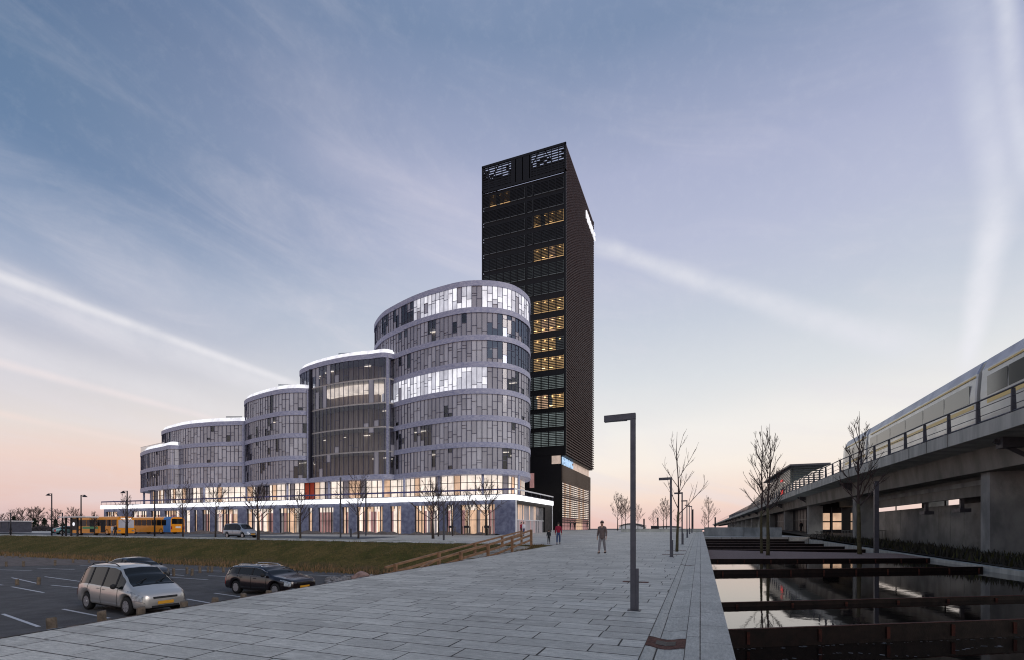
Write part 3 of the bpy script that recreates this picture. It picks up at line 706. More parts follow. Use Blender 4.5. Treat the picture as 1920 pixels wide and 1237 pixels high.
# edge columns between drums and along the tall drum
b = MB()
for x, y, z1 in ((-46.9, 65.5, ZB+FH*5), (-63.25, 65.5, ZB+FH*4), (-80.6, 67.2, ZB+FH*3), (-97.6, 65.4, ZB+FH*2)): b.box(x-.14, x+.14, y-.2, y+.3, ZB-.1, z1-.1)
bo(b, 'edge_column', M['band'])
b = MB(); b.box(-62.9, -62.6, 65.25, 65.9, ZB, ZB+FH*5-.8); bo(b, 'edge_column', M['mull'])
# terrace balustrades on stepped roofs
for x0, x1, y0_, y1_, z in ((-69.5, -67, 64.9, 66.2, ZB+FH*4), (-113.5, -102, 69.1, 66.6, ZB+FH*2), (-56.5, -53.5, 65.2, 66.0, ZB+FH*5), (-85, -82, 67, 68, ZB+FH*3)):
    b = MB(); b.beam((x0, y0_, z+.55), (x1, y1_, z+.55), .04, 1.1); b.beam((x0, y0_, z+1.12), (x1, y1_, z+1.12), .06, .05, M['mull_l']); bo(b, 'balustrade', M['g_balus'])
# ---- recessed glazed storey under the drums
PF = 61.7
front = [(-114.2, 71.6), (-111, 69.8), (-105, 67.9), (-99, 66.9), (-92, 66.2), (-85.5, 66.6), (-80.5, 69.2), (-78, 68.2), (-73, 66.9), (-67, 66.2), (-60, 66.0), (-54, 66.4), (-49, 67.2), (-46.4, 67.6), (-42.5, 66.6), (-37, 65.4), (-32.5, 65.2), (-29, 66.4), (-27.2, 68.5), (-26.8, 71.5), (-28, 78)]
dense = []
for (x0, y0_), (x1, y1_) in zip(front, front[1:]):
    k = max(1, int(round(math.hypot(x1-x0, y1_-y0_)/1.1)))
    dense += [(lerp(x0, x1, i/k), lerp(y0_, y1_, i/k)) for i in range(k)]
dense.append(front[-1])
z0, z1 = 6.35, ZB-.79
gm, fm = MB(), MB()
for i, (p, q) in enumerate(zip(dense, dense[1:])):
    u = rnd.random(); X = p[0]
    mm = M['redwall'] if -65.2 < X < -62.4 else M['g_dark'] if (X < -112.5 or -79.3 < X < -74.5) and u < .75 else (M['e_cream'] if u < .7 else M['e_peach'] if u < .85 else M['e_gray'])
    gm.add([(*p, z0), (*q, z0), (*q, z1), (*p, z1)], [(0, 1, 2, 3)], mm)
    fm.beam((p[0], p[1]-.05, z0), (p[0], p[1]-.05, z1), .09, .12)
    if not (-65.2 < X < -62.4): fm.beam((p[0], p[1]-.03, z0+2.3), (q[0], q[1]-.03, z0+2.3), .06, .08)
go = bo(gm, 'terrace_window_band'); go['label'] = 'warmly lit glazed storey'; fm.build('window_frame', M['mull'], go)
for px in (264+6, 283, 310, 383, 462, 539, 617, 718.5, 758, 823, 905, 973):
    Y = 64.8; X = xat(px, Y)
    Y = {270: 70.5, 283: 69.0, 310: 67, 383: 65, 462: 67.6, 973: 67.5}.get(px, 64.9); X = xat(px, Y)
    b = MB(); b.tube([(X, Y, 6.3), (X, Y, ZB-.79)], .19, 10); bo(b, 'column', M['band'], smooth=True)
# ---- podium
XP0, XP1 = -113.4, -23.6
zr = 6.32
b = MB(); b.prism([(XP0, PF), (XP1, PF), (XP1, 80.1), (-27, 88), (XP0, 88)], 6.02, zr-.01); bo(b, 'podium_roof', M['whitepaint'])
zk = [5.72, 6.42]
b = MB(); b.box(XP0-.1, XP1+.1, PF-.25, PF+.1, *zk); b.box(XP1-.15, XP1+.12, PF+.1, 80.1, *zk); bo(b, 'canopy_light_strip', M['e_strip'])
b = MB(); b.box(XP0-.08, XP1+.08, PF-.22, PF+.08, zk[1]+.002, zk[1]+.1); b.box(XP1-.12, XP1+.1, PF+.08, 80.1, zk[1]+.002, zk[1]+.1); bo(b, 'canopy_cap', M['mull_l'])
ops = [(198, 220), (247, 275), (282, 300), (308, 336), (346, 356), (363, 370), (378, 393), (402, 446), (462, 512), (523, 563.7), (577, 586), (596, 625), (641, 654), (668, 718), (731, 752), (777, 821), (837, 849), (863, 927.5)]
PW = PF+.35
xs_ = [(xat(a_, PW), xat(b_, PW)) for a_, b_ in ops]
b = MB(); x = XP0; zg = .5; zo = 5.15
for a_, c_ in xs_:
    b.box(x, a_, PW, PW+.5, zg, 5.72); b.box(a_, c_, PW, PW+.5, zo, 5.72); x = c_
b.box(x, XP1, PW, PW+.5, zg, 5.72)
bo(b, 'podium_wall', M['podium'])
for a_, c_ in xs_:
    gm, fm = MB(), MB(); xa = a_; zt5 = zo-.75
    while xa < c_-.02:
        wide = rnd.uniform(.28, .62); xb = min(c_, xa+wide); u = rnd.random()
        mm = M['e_peach'] if u < .38 else M['e_pink'] if u < .72 else M['e_gray'] if u < .84 else M['e_cream']
        gm.add([(xa, PW+.44, zg), (xb, PW+.44, zg), (xb, PW+.44, zt5), (xa, PW+.44, zt5)], [(0, 1, 2, 3)], mm)
        gm.add([(xa, PW+.44, zt5), (xb, PW+.44, zt5), (xb, PW+.44, zo), (xa, PW+.44, zo)], [(0, 1, 2, 3)], M['e_cream'] if rnd.random() < .6 else M['e_peach'])
        if xb < c_-.2:
            x3 = min(c_, xb+rnd.uniform(.10, .2)); gm.box(xb, x3, PW+.36, PW+.43, zg, zt5-rnd.choice((0, 0, .5)), M['e_cream'] if rnd.random() < .75 else M['e_peach'])
            if rnd.random() < .6: fm.box(x3, x3+.07, PW+.22, PW+.40, zg, zo)
            xb = x3
        xa = xb
    fm.box(a_, c_, PW+.3, PW+.38, 2.95, 3.03); fm.box(a_, c_, PW+.2, PW+.42, zg, zg+.5); fm.box(a_, a_+.08, PW+.2, PW+.42, zg, zo); fm.box(c_-.08, c_, PW+.2, PW+.42, zg, zo)
    go = bo(gm, 'window'); fm.build('window_frame', M['mull'], go)
# right-hand return of the podium: white-finned glazing
ye = yat(1024, XP1)
gm, fm = MB(), MB(); nn = 26
for i in range(nn):
    ya, yb = lerp(PW+.5, ye, i/nn), lerp(PW+.5, ye, (i+1)/nn); u = i/nn
    mm = M['e_peach'] if rnd.random() < .55 and u < .75 else M['e_gray'] if u < .75 else M['g_dark']
    gm.add([(XP1-.75, ya, 3), (XP1-.75, yb, 3), (XP1-.75, yb, 5.2), (XP1-.75, ya, 5.2)], [(0, 1, 2, 3)], mm)
    gm.add([(XP1-.75, ya, .6), (XP1-.75, yb, .6), (XP1-.75, yb, 3), (XP1-.75, ya, 3)], [(0, 1, 2, 3)], M['e_gray'] if rnd.random() < .6 else M['e_pink'] if u < .7 else M['g_dark'])
    fm.box(XP1-.42, XP1-.38, ya-.04, ya+.04, .6, 5.2)
fm.box(XP1-.48, XP1-.4, PW+.5, ye, 2.95, 3.05)
go = bo(gm, 'side_window'); fm.build('fin_screen', M['white'], go)
b = MB(); b.box(XP1-.9, XP1-.1, PW+.5, ye, 5.2, 5.7); b.box(XP1-2, XP1-.2, ye, 79.9, .6, 5.7); bo(b, 'side_wall', M['black'])
b = MB(); b.box(XP1-.1, XP1+.02, PW+.01, PW+.5, .6, 5.72); bo(b, 'corner_post', M['white'])
b = MB(); b.box(XP1-.1, XP1+.02, 79.9, 80.05, .9, 5.72); bo(b, 'corner_post', M['white'])
# terrace rail
b = MB(); zrail = 7.27
b.box(XP0, XP1, PF-.15, PF-.0, zrail-.22, zrail); bo(b, 'terrace_rail', M['railblue'])
b = MB(); b.box(XP1-.02, XP1+.13, PF-.15, 80.1, zrail-.17, zrail); b.box(XP1+.02, XP1+.08, PF-.1, PF-.04, zr, zrail-.17); bo(b, 'terrace_rail', M['white'])
b = MB()
for i in range(60): x = lerp(XP0, XP1, i/59); b.box(x-.02, x+.02, PF-.1, PF-.06, 6.52, zrail-.17)
for i in range(9): y = lerp(PF, 80, i/8); b.box(XP1+.03, XP1+.07, y-.02, y+.02, 6.52, zrail-.17)
bo(b, 'rail_posts', M['mull_l'])

# ================================================================ BLACK TOWER
tw = empty('tower', (-35, 97, 1.4), 'black high-rise tower with louvred facades and a few amber lit floors', 'tower')
OT = Vector(tw.location)
def bt(mb, name, m_=None, parent=None, label=None):
    o_ = mb.build(name, m_, parent or tw)
    if parent is None: o_.location = -OT
    if label: o_['label'] = label
    return o_
TX0, TX1, TY0, TY1, TZ0, TZ1 = -44.8, -25.75, 97.0, 125.2, 17.15, 81.2
b = MB(); b.box(TX0+.35, TX1-.35, TY0+.4, TY1-.3, TZ0-.3, TZ1-6); b.box(TX0+.3, TX1-.3, TY0+.35, TY1, TZ0, TZ0+1.0); bt(b, 'tower_body', M['black'])
b = MB(); b.box(TX0, TX1-1.7, TY0+.2, TY1-.1, 1.2, TZ0-.3); b.box(TX1-1.7, TX1-1.05, TY0+.2, TY0+.39, 1.2, 15.0); bt(b, 'tower_base', M['black'])
# crown: open lattice above the roof
b = MB()
for z in (TZ1-.5, TZ1-6): b.box(TX0, TX1, TY0, TY0+.3, z, z+.5); b.box(TX0, TX0+.3, TY0+.3, TY1, z, z+.5); b.box(TX0, TX1, TY1-.3, TY1, z, z+.5)
for x in (TX0, TX1-.3): b.box(x, x+.3, TY0, TY0+.3, TZ0, TZ1)
bt(b, 'corner_frame', M['black'])
b = MB()
for i in range(9): z = TZ1-1.0-i*.52; b.box(TX0+.3, TX1-.3, TY0+.05, TY0+.16, z, z+.27)
qq = random.Random(4)
for i in range(6):
    for k in range(24):
        if qq.random() < .10*i: x = lerp(TX0+.3, TX1-.3, k/24); b.box(x, x+.75, TY0+.2, TY0+.27, TZ1-1.2-i*.52, TZ1-.6-i*.52)
z0c, z1c = Vector((TX0+.4, TY0+.32, TZ1-5.8)), Vector((TX0+4, TY0+.32, TZ1-.4)); b.beam(z0c, z1c, .12, .2); b.beam(z0c+Vector((9, 0, 0)), z1c+Vector((9, 0, 0)), .12, .2); b.beam(z0c+Vector((17, 0, 0)), z1c+Vector((10.5, 0, 0)), .12, .2)
for x in [lerp(TX0, TX1, i/12) for i in range(1, 12)]: b.box(x-.09, x+.09, TY0+.04, TY0+.2, TZ1-6, TZ1)
b.box(xat(958, 97), xat(996, 97), TY0+.04, TY0+.3, TZ1-6.0, TZ1-.5); b.box(TX0+.3, TX1-.3, TY0+.18, TY0+.3, TZ1-6, TZ1-3.6)
bt(b, 'crown_lattice', M['black'])
rows = [312, 342, 372, 403, 435, 468, 499, 533, 568, 603.5, 640, 676, 712, 748, 784, 820]
lit_r = {3: 1, 5: 1, 8: 1, 9: 1, 10: 1, 11: 1, 13: 1}
bays = [(904.5, 917, 0), (917, 930, 0), (930, 943, 0), (943, 956, 0), (956, 969, 0), (969, 983, 0), (987.5, 997, 1), (999.5, 1014, 2), (1014, 1028, 2), (1028, 1042, 2), (1042, 1056, 2)]
for ri_, yc in enumerate(rows):
    D_ = 100.3; hh = lerp(10.5, 13.5, ri_/15)
    zb_, zt_ = EYE+(990-yc-hh)/909*D_, EYE+(990-yc+hh)/909*D_
    for bid in (0, 1, 2):
        if bid < 1 and yc > 545: continue
        bb = [q for q in bays if q[2] == bid]; gm, fm = MB(), MB()
        xa, xb = xat(bb[0][0], 97), xat(bb[-1][1], 97)
        lit = bid == 2 and ri_ in lit_r
        for q in bb:
            x0, x1 = xat(q[0], 97), xat(q[1], 97)
            l2 = lit or (bid == 0 and ri_ == 1 and 917 <= q[0] < 956)
            base = M['e_dimgreen'] if bid == 2 and ri_ > 11 else M['e_dusk'] if ri_ > 5 else M['e_dusk2']  # unlit panes given a faint grey glow to brighten them
            mm = (M['e_amber'] if rnd.random() < .75 else M['e_peach']) if l2 else base
            for k in range(2):
                xm0, xm1 = lerp(x0, x1, k/2), lerp(x0, x1, (k+1)/2)
                m2 = mm
                if l2 and rnd.random() < .12: m2 = M['e_dusk']
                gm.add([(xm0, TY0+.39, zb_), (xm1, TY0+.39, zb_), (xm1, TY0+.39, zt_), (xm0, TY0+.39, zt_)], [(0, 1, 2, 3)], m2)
            fm.box(x0-.07, x0+.07, TY0+.06, TY0+.34, zb_, zt_)
            if l2:
                gm.box((x0+x1)/2-.14, (x0+x1)/2+.14, TY0+.30, TY0+.36, zt_-.7, zt_-.35, M['e_lamp'])
                if rnd.random() < .5: gm.box(x0+.2, x0+.8, TY0+.30, TY0+.36, zb_+.3, zb_+.5, M['e_lamp'])
        nl = 8
        for k in range(nl):
            z = lerp(zb_, zt_, (k+.3)/nl); fm.box(xa, xb, TY0+.08, TY0+.28, z, z+.16)
        go = bt(gm, 'window_row', None, None, 'amber lit office windows' if lit else None); fm.build('louvre', M['black'], go)
b = MB()
for i in range(110):
    z = TZ0+.4+i*.58
    if z > TZ1-.6: break
    b.box(TX0, TX0+.12, TY0+.35, TY1, z, z+.2)
bt(b, 'left_louvre_screen', M['black'])
# horizontal louvres on the side facade
b = MB(); z = TZ0
while z < TZ1-.7:
    b.box(TX1-.16, TX1, TY0+.3, TY1, z, z+.22); z += .58
b.box(TX1-.2, TX1-.14, TY0+.3, TY1, TZ1-.7, TZ1)
for y in [lerp(TY0, TY1, i/14) for i in range(1, 14)]: b.box(TX1-.24, TX1-.15, y-.08, y+.08, TZ0, TZ1-.5)
bt(b, 'side_louvre_screen', M['louvre'])
b = MB(); b.box(TX1-.6, TX1-.42, TY0+.4, TY1-.3, TZ1-6.2, TZ1-.1); b.box(TX1-.36, TX1-.3, TY0+.45, TY1-.35, TZ0+1, TZ1-6.1); bt(b, 'side_wall', M['black'])
def sign_text(txt, size, depth, m_, parent, name, mw, lab=None):
    cu = bpy.data.curves.new('t', 'FONT'); cu.body = txt; cu.size = size; cu.extrude = depth; cu.align_x = 'LEFT'
    to = bpy.data.objects.new('t', cu); C.objects.link(to); bpy.context.view_layer.update()
    me = bpy.data.meshes.new_from_object(to.evaluated_get(bpy.context.evaluated_depsgraph_get())); bpy.data.objects.remove(to); bpy.data.curves.remove(cu)
    me.materials.clear(); me.materials.append(m_); me.name = name
    o_ = bpy.data.objects.new(name, me); C.objects.link(o_); o_.parent = parent; o_.matrix_local = mw
    if lab: o_['label'] = lab
    return o_
face_r = Matrix(((0, 0, 1, 0), (1, 0, 0, 0), (0, 1, 0, 0), (0, 0, 0, 1)))     # text x -> +Y, text y -> +Z, faces +X
def place(x, y, z): return Matrix.Translation(Vector((x, y, z))-OT) @ face_r
sign_text('FERRING', 2.75, .12, M['e_rim'], tw, 'roof_sign', place(TX1+.16, yat(1097.5, TX1)+.1, EYE+(990-425)/909*120), 'glowing white letters high on the side')
sign_text('FERRING', 2.35, .1, M['e_sign'], tw, 'entrance_sign', place(TX1-1.1, yat(1063.5, TX1), 15.15), 'blue-white letters above the entrance')
# lower part: pale reveal, bronze ribbed band, lit louvred foyer
xb_ = TX1-.9
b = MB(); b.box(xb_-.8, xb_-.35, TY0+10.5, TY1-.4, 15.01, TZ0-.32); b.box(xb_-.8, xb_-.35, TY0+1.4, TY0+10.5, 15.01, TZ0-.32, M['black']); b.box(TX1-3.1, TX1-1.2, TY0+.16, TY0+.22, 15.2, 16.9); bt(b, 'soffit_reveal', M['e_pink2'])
b = MB()
for i in range(64):
    y = lerp(TY0+.2, TY1-.3, i/64); b.box(xb_-.1, xb_+(.06 if i % 2 else .0), y, y+(TY1-TY0-.5)/64, 11.6, 15.0)
bt(b, 'bronze_band', M['bronze'])
gm, fm = MB(), MB()
for i in range(12):
    y0_, y1_ = lerp(TY0+.4, TY1-1.6, i/12), lerp(TY0+.4, TY1-1.6, (i+1)/12)
    gm.add([(xb_-.3, y0_, 4.2), (xb_-.3, y1_, 4.2), (xb_-.3, y1_, 11.6), (xb_-.3, y0_, 11.6)], [(0, 1, 2, 3)], M['e_cream'] if rnd.random() < .7 else M['e_peach'])
    gm.add([(xb_-.3, y0_, 1.5), (xb_-.3, y1_, 1.5), (xb_-.3, y1_, 4.2), (xb_-.3, y0_, 4.2)], [(0, 1, 2, 3)], rnd.choice((M['e_peach'], M['e_pink'], M['e_pink'], M['e_gray'])))
    fm.box(xb_-.1, xb_-.07, y0_-.03, y0_+.03, 1.5, 11.6)
for i in range(19):
    z = 3.0+i*.46
    fm.box(xb_-.02, xb_+.05, TY0+.3, TY1-1.5, z, z+(.36 if 7.9 < z < 8.9 else .24))
fm.box(xb_-.02, xb_+.05, TY0+.3, TY1-1.5, 2.3, 2.4)
go = bt(gm, 'foyer_window'); fm.build('foyer_louvre', M['louvre'], go)
b = MB(); b.box(xb_-.2, xb_, TY1-1.6, TY1-.2, 1.3, 11.6); b.box(xb_-.2, xb_+.02, TY0+.21, TY0+.4, 1.3, 15); bt(b, 'corner_pier', M['black'])
b = MB(); b.box(xat(993, 97), xat(1001, 97), TY0+.1, TY0+.19, EYE+78/909*100.5, EYE+106/909*100.5); bt(b, 'small_window', M['e_pink'])

# ================================================================ TREES
RMIN = [.008]
def tree_parts(seed, H, th, spread, r0, kind):
    """bare tree: trunk and crown builders"""
    q = random.Random(seed); tr, cr = MB(), MB()
    pts = []; x = y = 0
    n_ = 5
    for i in range(n_+1): pts.append((x, y, th*i/n_-(.1 if i == 0 else 0))); x += q.uniform(-.02, .02)*H*.15; y += q.uniform(-.02, .02)*H*.15
    tr.tube(pts, [lerp(r0*1.15, r0*.72, i/n_) for i in range(n_+1)], 8)
    def branch(p, d, L_, r_, lev):
        n2 = 4 if lev < 2 else 3; pp = [p]; dd = d.copy()
        for i in range(n2):
            dd = (dd+Vector((q.uniform(-.1, .1), q.uniform(-.1, .1), .10 if kind != 'round' else .05))).normalized(); pp.append(pp[-1]+dd*L_/n2)
        cr.tube(pp, [lerp(r_, max(r_*.35, RMIN[0]*.7), i/n2) for i in range(n2+1)], 5 if lev == 0 else 3, cap=False)
        if lev < 3:
            k = {0: q.randint(7, 9), 1: q.randint(6, 8) if kind == 'round' else q.randint(5, 7), 2: q.randint(3, 4)}[lev]
            if kind == 'sparse': k = max(2, int(k*.6))
            for j in range(k):
                t = q.uniform(.25, .95); i = min(n2-1, int(t*n2)); base = pp[i].lerp(pp[i+1], t*n2-i)
                ax = Vector((q.uniform(-1, 1), q.uniform(-1, 1), q.uniform(-.4, .4))).normalized()
                ang = R(q.uniform(18, 34) if kind != 'round' else q.uniform(20, 42)); nd = (dd*math.cos(ang)+ax*math.sin(ang)).normalized()
                branch(base, nd, L_*q.uniform(.32, .55)*(1.1-t*.4), max(r_*.5, RMIN[0]), lev+1)
    top = Vector(pts[-1]); LH = H-th
    # central leader
    lead = [top]; d = Vector((0, 0, 1))
    for i in range(5): lead.append(lead[-1]+Vector((q.uniform(-.05, .05)*LH*.3, q.uniform(-.05, .05)*LH*.3, LH/5)))
    cr.tube(lead, [lerp(r0*.68, .008, i/5) for i in range(6)], 5, cap=False)
    nb = {'round': 17, 'up': 16, 'sparse': 9}[kind]
    for j in range(nb):
        t = (j/nb)**1.1*.85; base = Vector(lead[0]).lerp(Vector(lead[-1]), t)-Vector((0, 0, LH*.04))
        a_ = j*2.4+q.uniform(-.4, .4); tilt = {'round': lerp(R(54), R(20), t), 'up': lerp(R(46), R(20), t), 'sparse': lerp(R(45), R(20), t)}[kind]
        d = Vector((math.cos(a_)*math.sin(tilt), math.sin(a_)*math.sin(tilt), math.cos(tilt)))
        L_ = spread*(1-t*.62)*q.uniform(.75, 1.1)*(1.8 if kind != 'round' else 1.45)
        branch(base, d, L_, r0*(.33 if kind == 'round' else .4)*(1-t*.5), 1)
    return tr, cr
def make_tree(name, seed, H, th, spread, r0, kind, bark, label, group, loc):
    t = empty(name, loc, label, 'tree', group)
    a_, c_ = tree_parts(seed, H, th, spread, r0, kind); a_.build('trunk', bark, t, True); c_.build('crown', M['twig'], t); return t
# street trees before the curved building
RMIN[0] = .010
GT = 'bare street trees before the curved building'
protos = []
st = [(177, 1002, 958, 'up'), (343, 1006, 912, 'round'), (404, 1006, 912, 'round'), (484, 1011, 912, 'round'), (563, 1010, 928, 'round'), (672, 1008, 898, 'round'), (812, 1008, 908, 'round'), (822, 1004, 912, 'up'), (849, 1003, 925, 'round'), (877, 1001, 918, 'up'), (912, 1002, 903, 'round'), (236, 1005, 928, 'up'), (145, 1001, 958, 'up')]
lab = {177: 'small bare tree behind the front yellow bus, left of its middle', 343: 'bare tree just right of the blue-backed bus', 404: 'bare tree left of the grey van', 484: 'dark round-headed bare tree just right of the grey van',
       563: 'shorter bare tree with a thin crown, second to the right of the grey van', 672: 'round-headed bare tree between two tall poles', 812: 'broad bare tree with the thickest crown, before the third glass bay from the podium corner',
       822: 'slender bare tree close behind the broad one', 849: 'bare tree with stake posts, left of the podium corner', 877: 'slim bare tree with timber stakes, middle of the staked trio', 912: 'bare tree nearest the podium corner',
       236: 'bare tree rising in front of the lit left end of the podium', 145: 'bare tree behind the bus shelter'}
for i, (px, yb, yt, kd) in enumerate(st):
    X, Y, t = gp(px, yb); H = (yb-yt)/909*t; thk = .012*H*1.25
    if i < 5 or kd == 'up' and i in (7,): 
        o = make_tree('street_tree', 20+i, H, H*(.36 if kd == 'round' else .3), H*(.38 if kd == 'round' else .24), .10 if px != 484 else .14, kd, M['bark'], lab[px], GT, (X, Y, pz(Y)-.02))
        protos.append((o, H, kd))
    else:
        src = [p for p in protos if p[2] == kd]; s0 = src[i % len(src)]
        o = dup(s0[0], (X, Y, pz(Y)-.02), i*1.7, lab[px], GT, H/s0[1])
# timber stakes beside the trio
for px, lb in ((849, 'left'), (877, 'middle'), (915, 'right')):
    X, Y, t = gp(px, 1002); b = MB()
    for dx in (-.55, -.2, .25, .6): b.box(dx-.05, dx+.05, -.05, .05, 0, 1.15)
    b.box(-.3, .35, -.08, .08, .95, 1.25, M['lamp2'])
    o = b.build('tree_stake', M['post']); o.location = (X, Y-.5, pz(Y)); tag(o, 'timber stakes with a dark tie round the %s tree of the staked trio' % lb, 'tree stake', 'tree stakes')
# trees in the pool bed
RMIN[0] = .007
GP = 'tall thin bare trees in the gravel bed'
make_tree('bed_tree', 41, 8.6, 2.9, 1.15, .085, 'up', M['bark_g'], 'left of the close pair of thin bare trees in the gravel bed', GP, (*gp(1428, 1036, off=-.45)[:2], .04))
make_tree('bed_tree', 46, 8.3, 3.0, 1.2, .1, 'up', M['bark_g'], 'right of the close pair of thin bare trees, its trunk the thicker', GP, (3.95, 34.2, .04))
make_tree('bed_tree', 43, 9.3, 3.3, 1.35, .12, 'up', M['bark_g'], 'single bare tree in the gravel bed before the viaduct wall', GP, (*gp(1612, 1037, off=-.45)[:2], .06))
# plaza tree
X, Y, t = gp(1269, 1033); make_tree('plaza_tree', 52, (1033-810)/909*t, (1033-958)/909*t, 1.35, .075, 'sparse', M['bark_g'], 'slender tree with few long branches beside the second street lamp', None, (X, Y, pz(Y)))
RMIN[0] = .014
GF = 'small bare trees at the far end of the plaza'
fl = {1158: 'leftmost tree of the small group seen left of the nearest lamp pole', 1166: 'second of the small trees left of the nearest lamp pole', 1173: 'small far tree closest to the nearest lamp pole on its left', 1196: 'thin faint tree just right of the nearest lamp pole', 1226: 'faint far tree left of the pair beside the dark post',
      1244: 'left tree of the far pair near the second lamp', 1250: 'right tree of the far pair near the second lamp', 1321: 'shorter far tree behind the low grey wall', 1328: 'taller far tree behind the low grey wall', 1375: 'small far tree just left of where the viaduct meets the horizon', 1272: 'faint far tree behind the plaza tree trunk'}
f0 = None
for px, yt, yb in ((1158, 925, 997), (1166, 930, 998), (1173, 935, 997), (1196, 945, 995), (1226, 955, 993), (1244, 935, 997), (1250, 938, 997), (1272, 960, 995), (1321, 958, 990), (1328, 925, 994), (1375, 962, 990)):
    t = 92 if yb > 994 else 96; X, Y = f(px)[0]*t/1.0, f(px)[1]*t; H = (yb-yt)/909*t
    if px > 1300: t = 74; X, Y = f(px)[0]*t, f(px)[1]*t; H = (993-yt)/909*t
    z = pz(Y)-.1
    if f0 is None: f0 = (make_tree('far_tree', 61, H, H*.3, H*.22, .09, 'up', M['bark'], fl[px], GF, (X, Y, z)), H)
    else: dup(f0[0], (X, Y, z), px*.7, fl[px], GF, H/f0[1])
RMIN[0] = .02
# far-left wood edge: bare trees and evergreens, each its own
def evergreen(seed, H, W_):
    q = random.Random(seed); tr, cr = MB(), MB(); tr.tube([(0, 0, -.1), (0, 0, H*.9)], [.15, .03], 6)
    for i in range(1500):
        t = q.random()**.8; z = H*(.08+.9*t); rmax = W_*(1-t)**.75*(.8+.3*math.sin(z*5)); a_ = q.uniform(0, 6.28); rr_ = rmax*math.sqrt(q.random())
        p = Vector((math.cos(a_)*rr_, math.sin(a_)*rr_, z)); s_ = q.uniform(.1, .24)
        d1 = Vector((math.cos(a_), math.sin(a_), -.5+q.uniform(-.3, .5)))*s_*1.4; d2 = Vector((-math.sin(a_), math.cos(a_), q.uniform(-.3, .3)))*s_*.7
        cr.add([p-d2, p+d2, p+d1], [(0, 1, 2)])
    return tr, cr
GL = 'bare trees along the far side of the road at the left'
bl = None
for i, (px, yt, kk) in enumerate(((3, 962, 'b'), (28, 956, 'b'), (42, 953, 'b'), (62, 951, 'b'), (71, 952, 'b'), (104, 954, 'b'), (138, 952, 'b'), (26, 964, 'e'), (65, 968, 'e'), (83, 967, 'e'), (104, 970, 'e'), (118, 976, 'e'))):
    t = 150 if kk == 'b' else 135; X, Y = f(px)[0]*t, f(px)[1]*t; H = (992-yt)/909*t
    nm = 'leftmost' if i == 0 else '%s from the left' % ('second', 'third', 'fourth', 'fifth', 'sixth', 'seventh')[min(i-1, 5)]
    if kk == 'b':
        lb = 'bare tree on the left horizon, %s of the leafless ones' % nm
        if bl is None: bl = (make_tree('horizon_tree', 71, H, H*.22, H*.42, .2, 'round', M['bark'], lb, GL, (X, Y, 1.2)), H)
        else: dup(bl[0], (X, Y, 1.2), i*1.3, lb, GL, H/bl[1])
    else:
        lb = 'dark evergreen on the left horizon, %s' % {26: 'under the leafless trees furthest left', 65: 'left of the pointed one', 83: 'the pointed one beside the tall lamp', 104: 'right of the tall lamp', 118: 'the smallest, beside the bus shelter'}[px]
        e_ = empty('evergreen_tree', (X, Y, 1.2), lb, 'evergreen', 'evergreens on the left horizon'); a_, c_ = evergreen(80+i, H, H*.42); a_.build('trunk', M['bark'], e_); c_.build('crown', M['evergreen'], e_)
b = MB(); r = random.Random(9)
for _ in range(9000):
    x = r.uniform(-330, -130); y = 74+r.uniform(0, 3); z = 1+1.3*r.random()*(.7+.3*math.sin(x*.3)); s_ = r.uniform(.2, .5); b.add([(x-s_, y, z), (x+s_, y+.1, z), (x, y, z+s_)], [(0, 1, 2)])
tag(b.build('hedge', mat('hedge', (.05, .045, .05), .95, 0, 0)), 'low dark hedge along the far side of the road', 'hedge', None, 'stuff')

# ================================================================ STREET LAMPS
GLP = 'L-shaped grey lamps in a row along the plaza'
ll = ['nearest and largest L-shaped street lamp, on the stone paving', 'second L-shaped lamp, beside the slender plaza tree', 'third L-shaped lamp in the receding row', 'fourth L-shaped lamp in the receding row', 'fifth L-shaped lamp in the receding row', 'farthest L-shaped lamp of the row on the plaza']
def plaza_lamp(loc, label):
    o_ = empty('street_lamp', loc, label, 'street lamp', GLP)
    H = 3.86; b = MB(); b.box(-.048, .048, -.048, .048, 0, H-.115); b.build('pole', M['lamp'], o_)
    b = MB(); b.box(-.56, .05, -.055, .055, H-.112, H, None); b.v = [(x-(0), y, z-(.0 if x > -.5 else .02 if z < H-.05 else .01)) for x, y, z in b.v]
    hd = b.build('lamp_head', M['lamp'], o_); b = MB(); b.box(-.52, -.12, -.045, .045, H-.13, H-.114); b.build('lens', M['steel'], hd)
    b = MB(); b.box(.05, .105, -.045, .045, .0, .82); b.box(.0501, .1056, -.03, .03, .4, .41, M['black']); b.build('control_box', M['lamp'], o_)
    b = MB(); b.box(-.1, .15, -.09, .09, -.02, .012); b.build('base_plate', M['steel'], o_); return o_
lp = None
for (px, py), lb in zip(((1187, 1143), (1258, 1043), (1279, 1019.5), (1288, 1007), (1292.5, 1000), (1297, 997)), ll):
    X, Y, t = gp(px, py)
    if px == 1297: Y = 74; X = xat(1297, 74)
    if lp is None: lp = plaza_lamp((X, Y, pz(Y)), lb)
    else: dup(lp, (X, Y, pz(Y)), 0, lb)
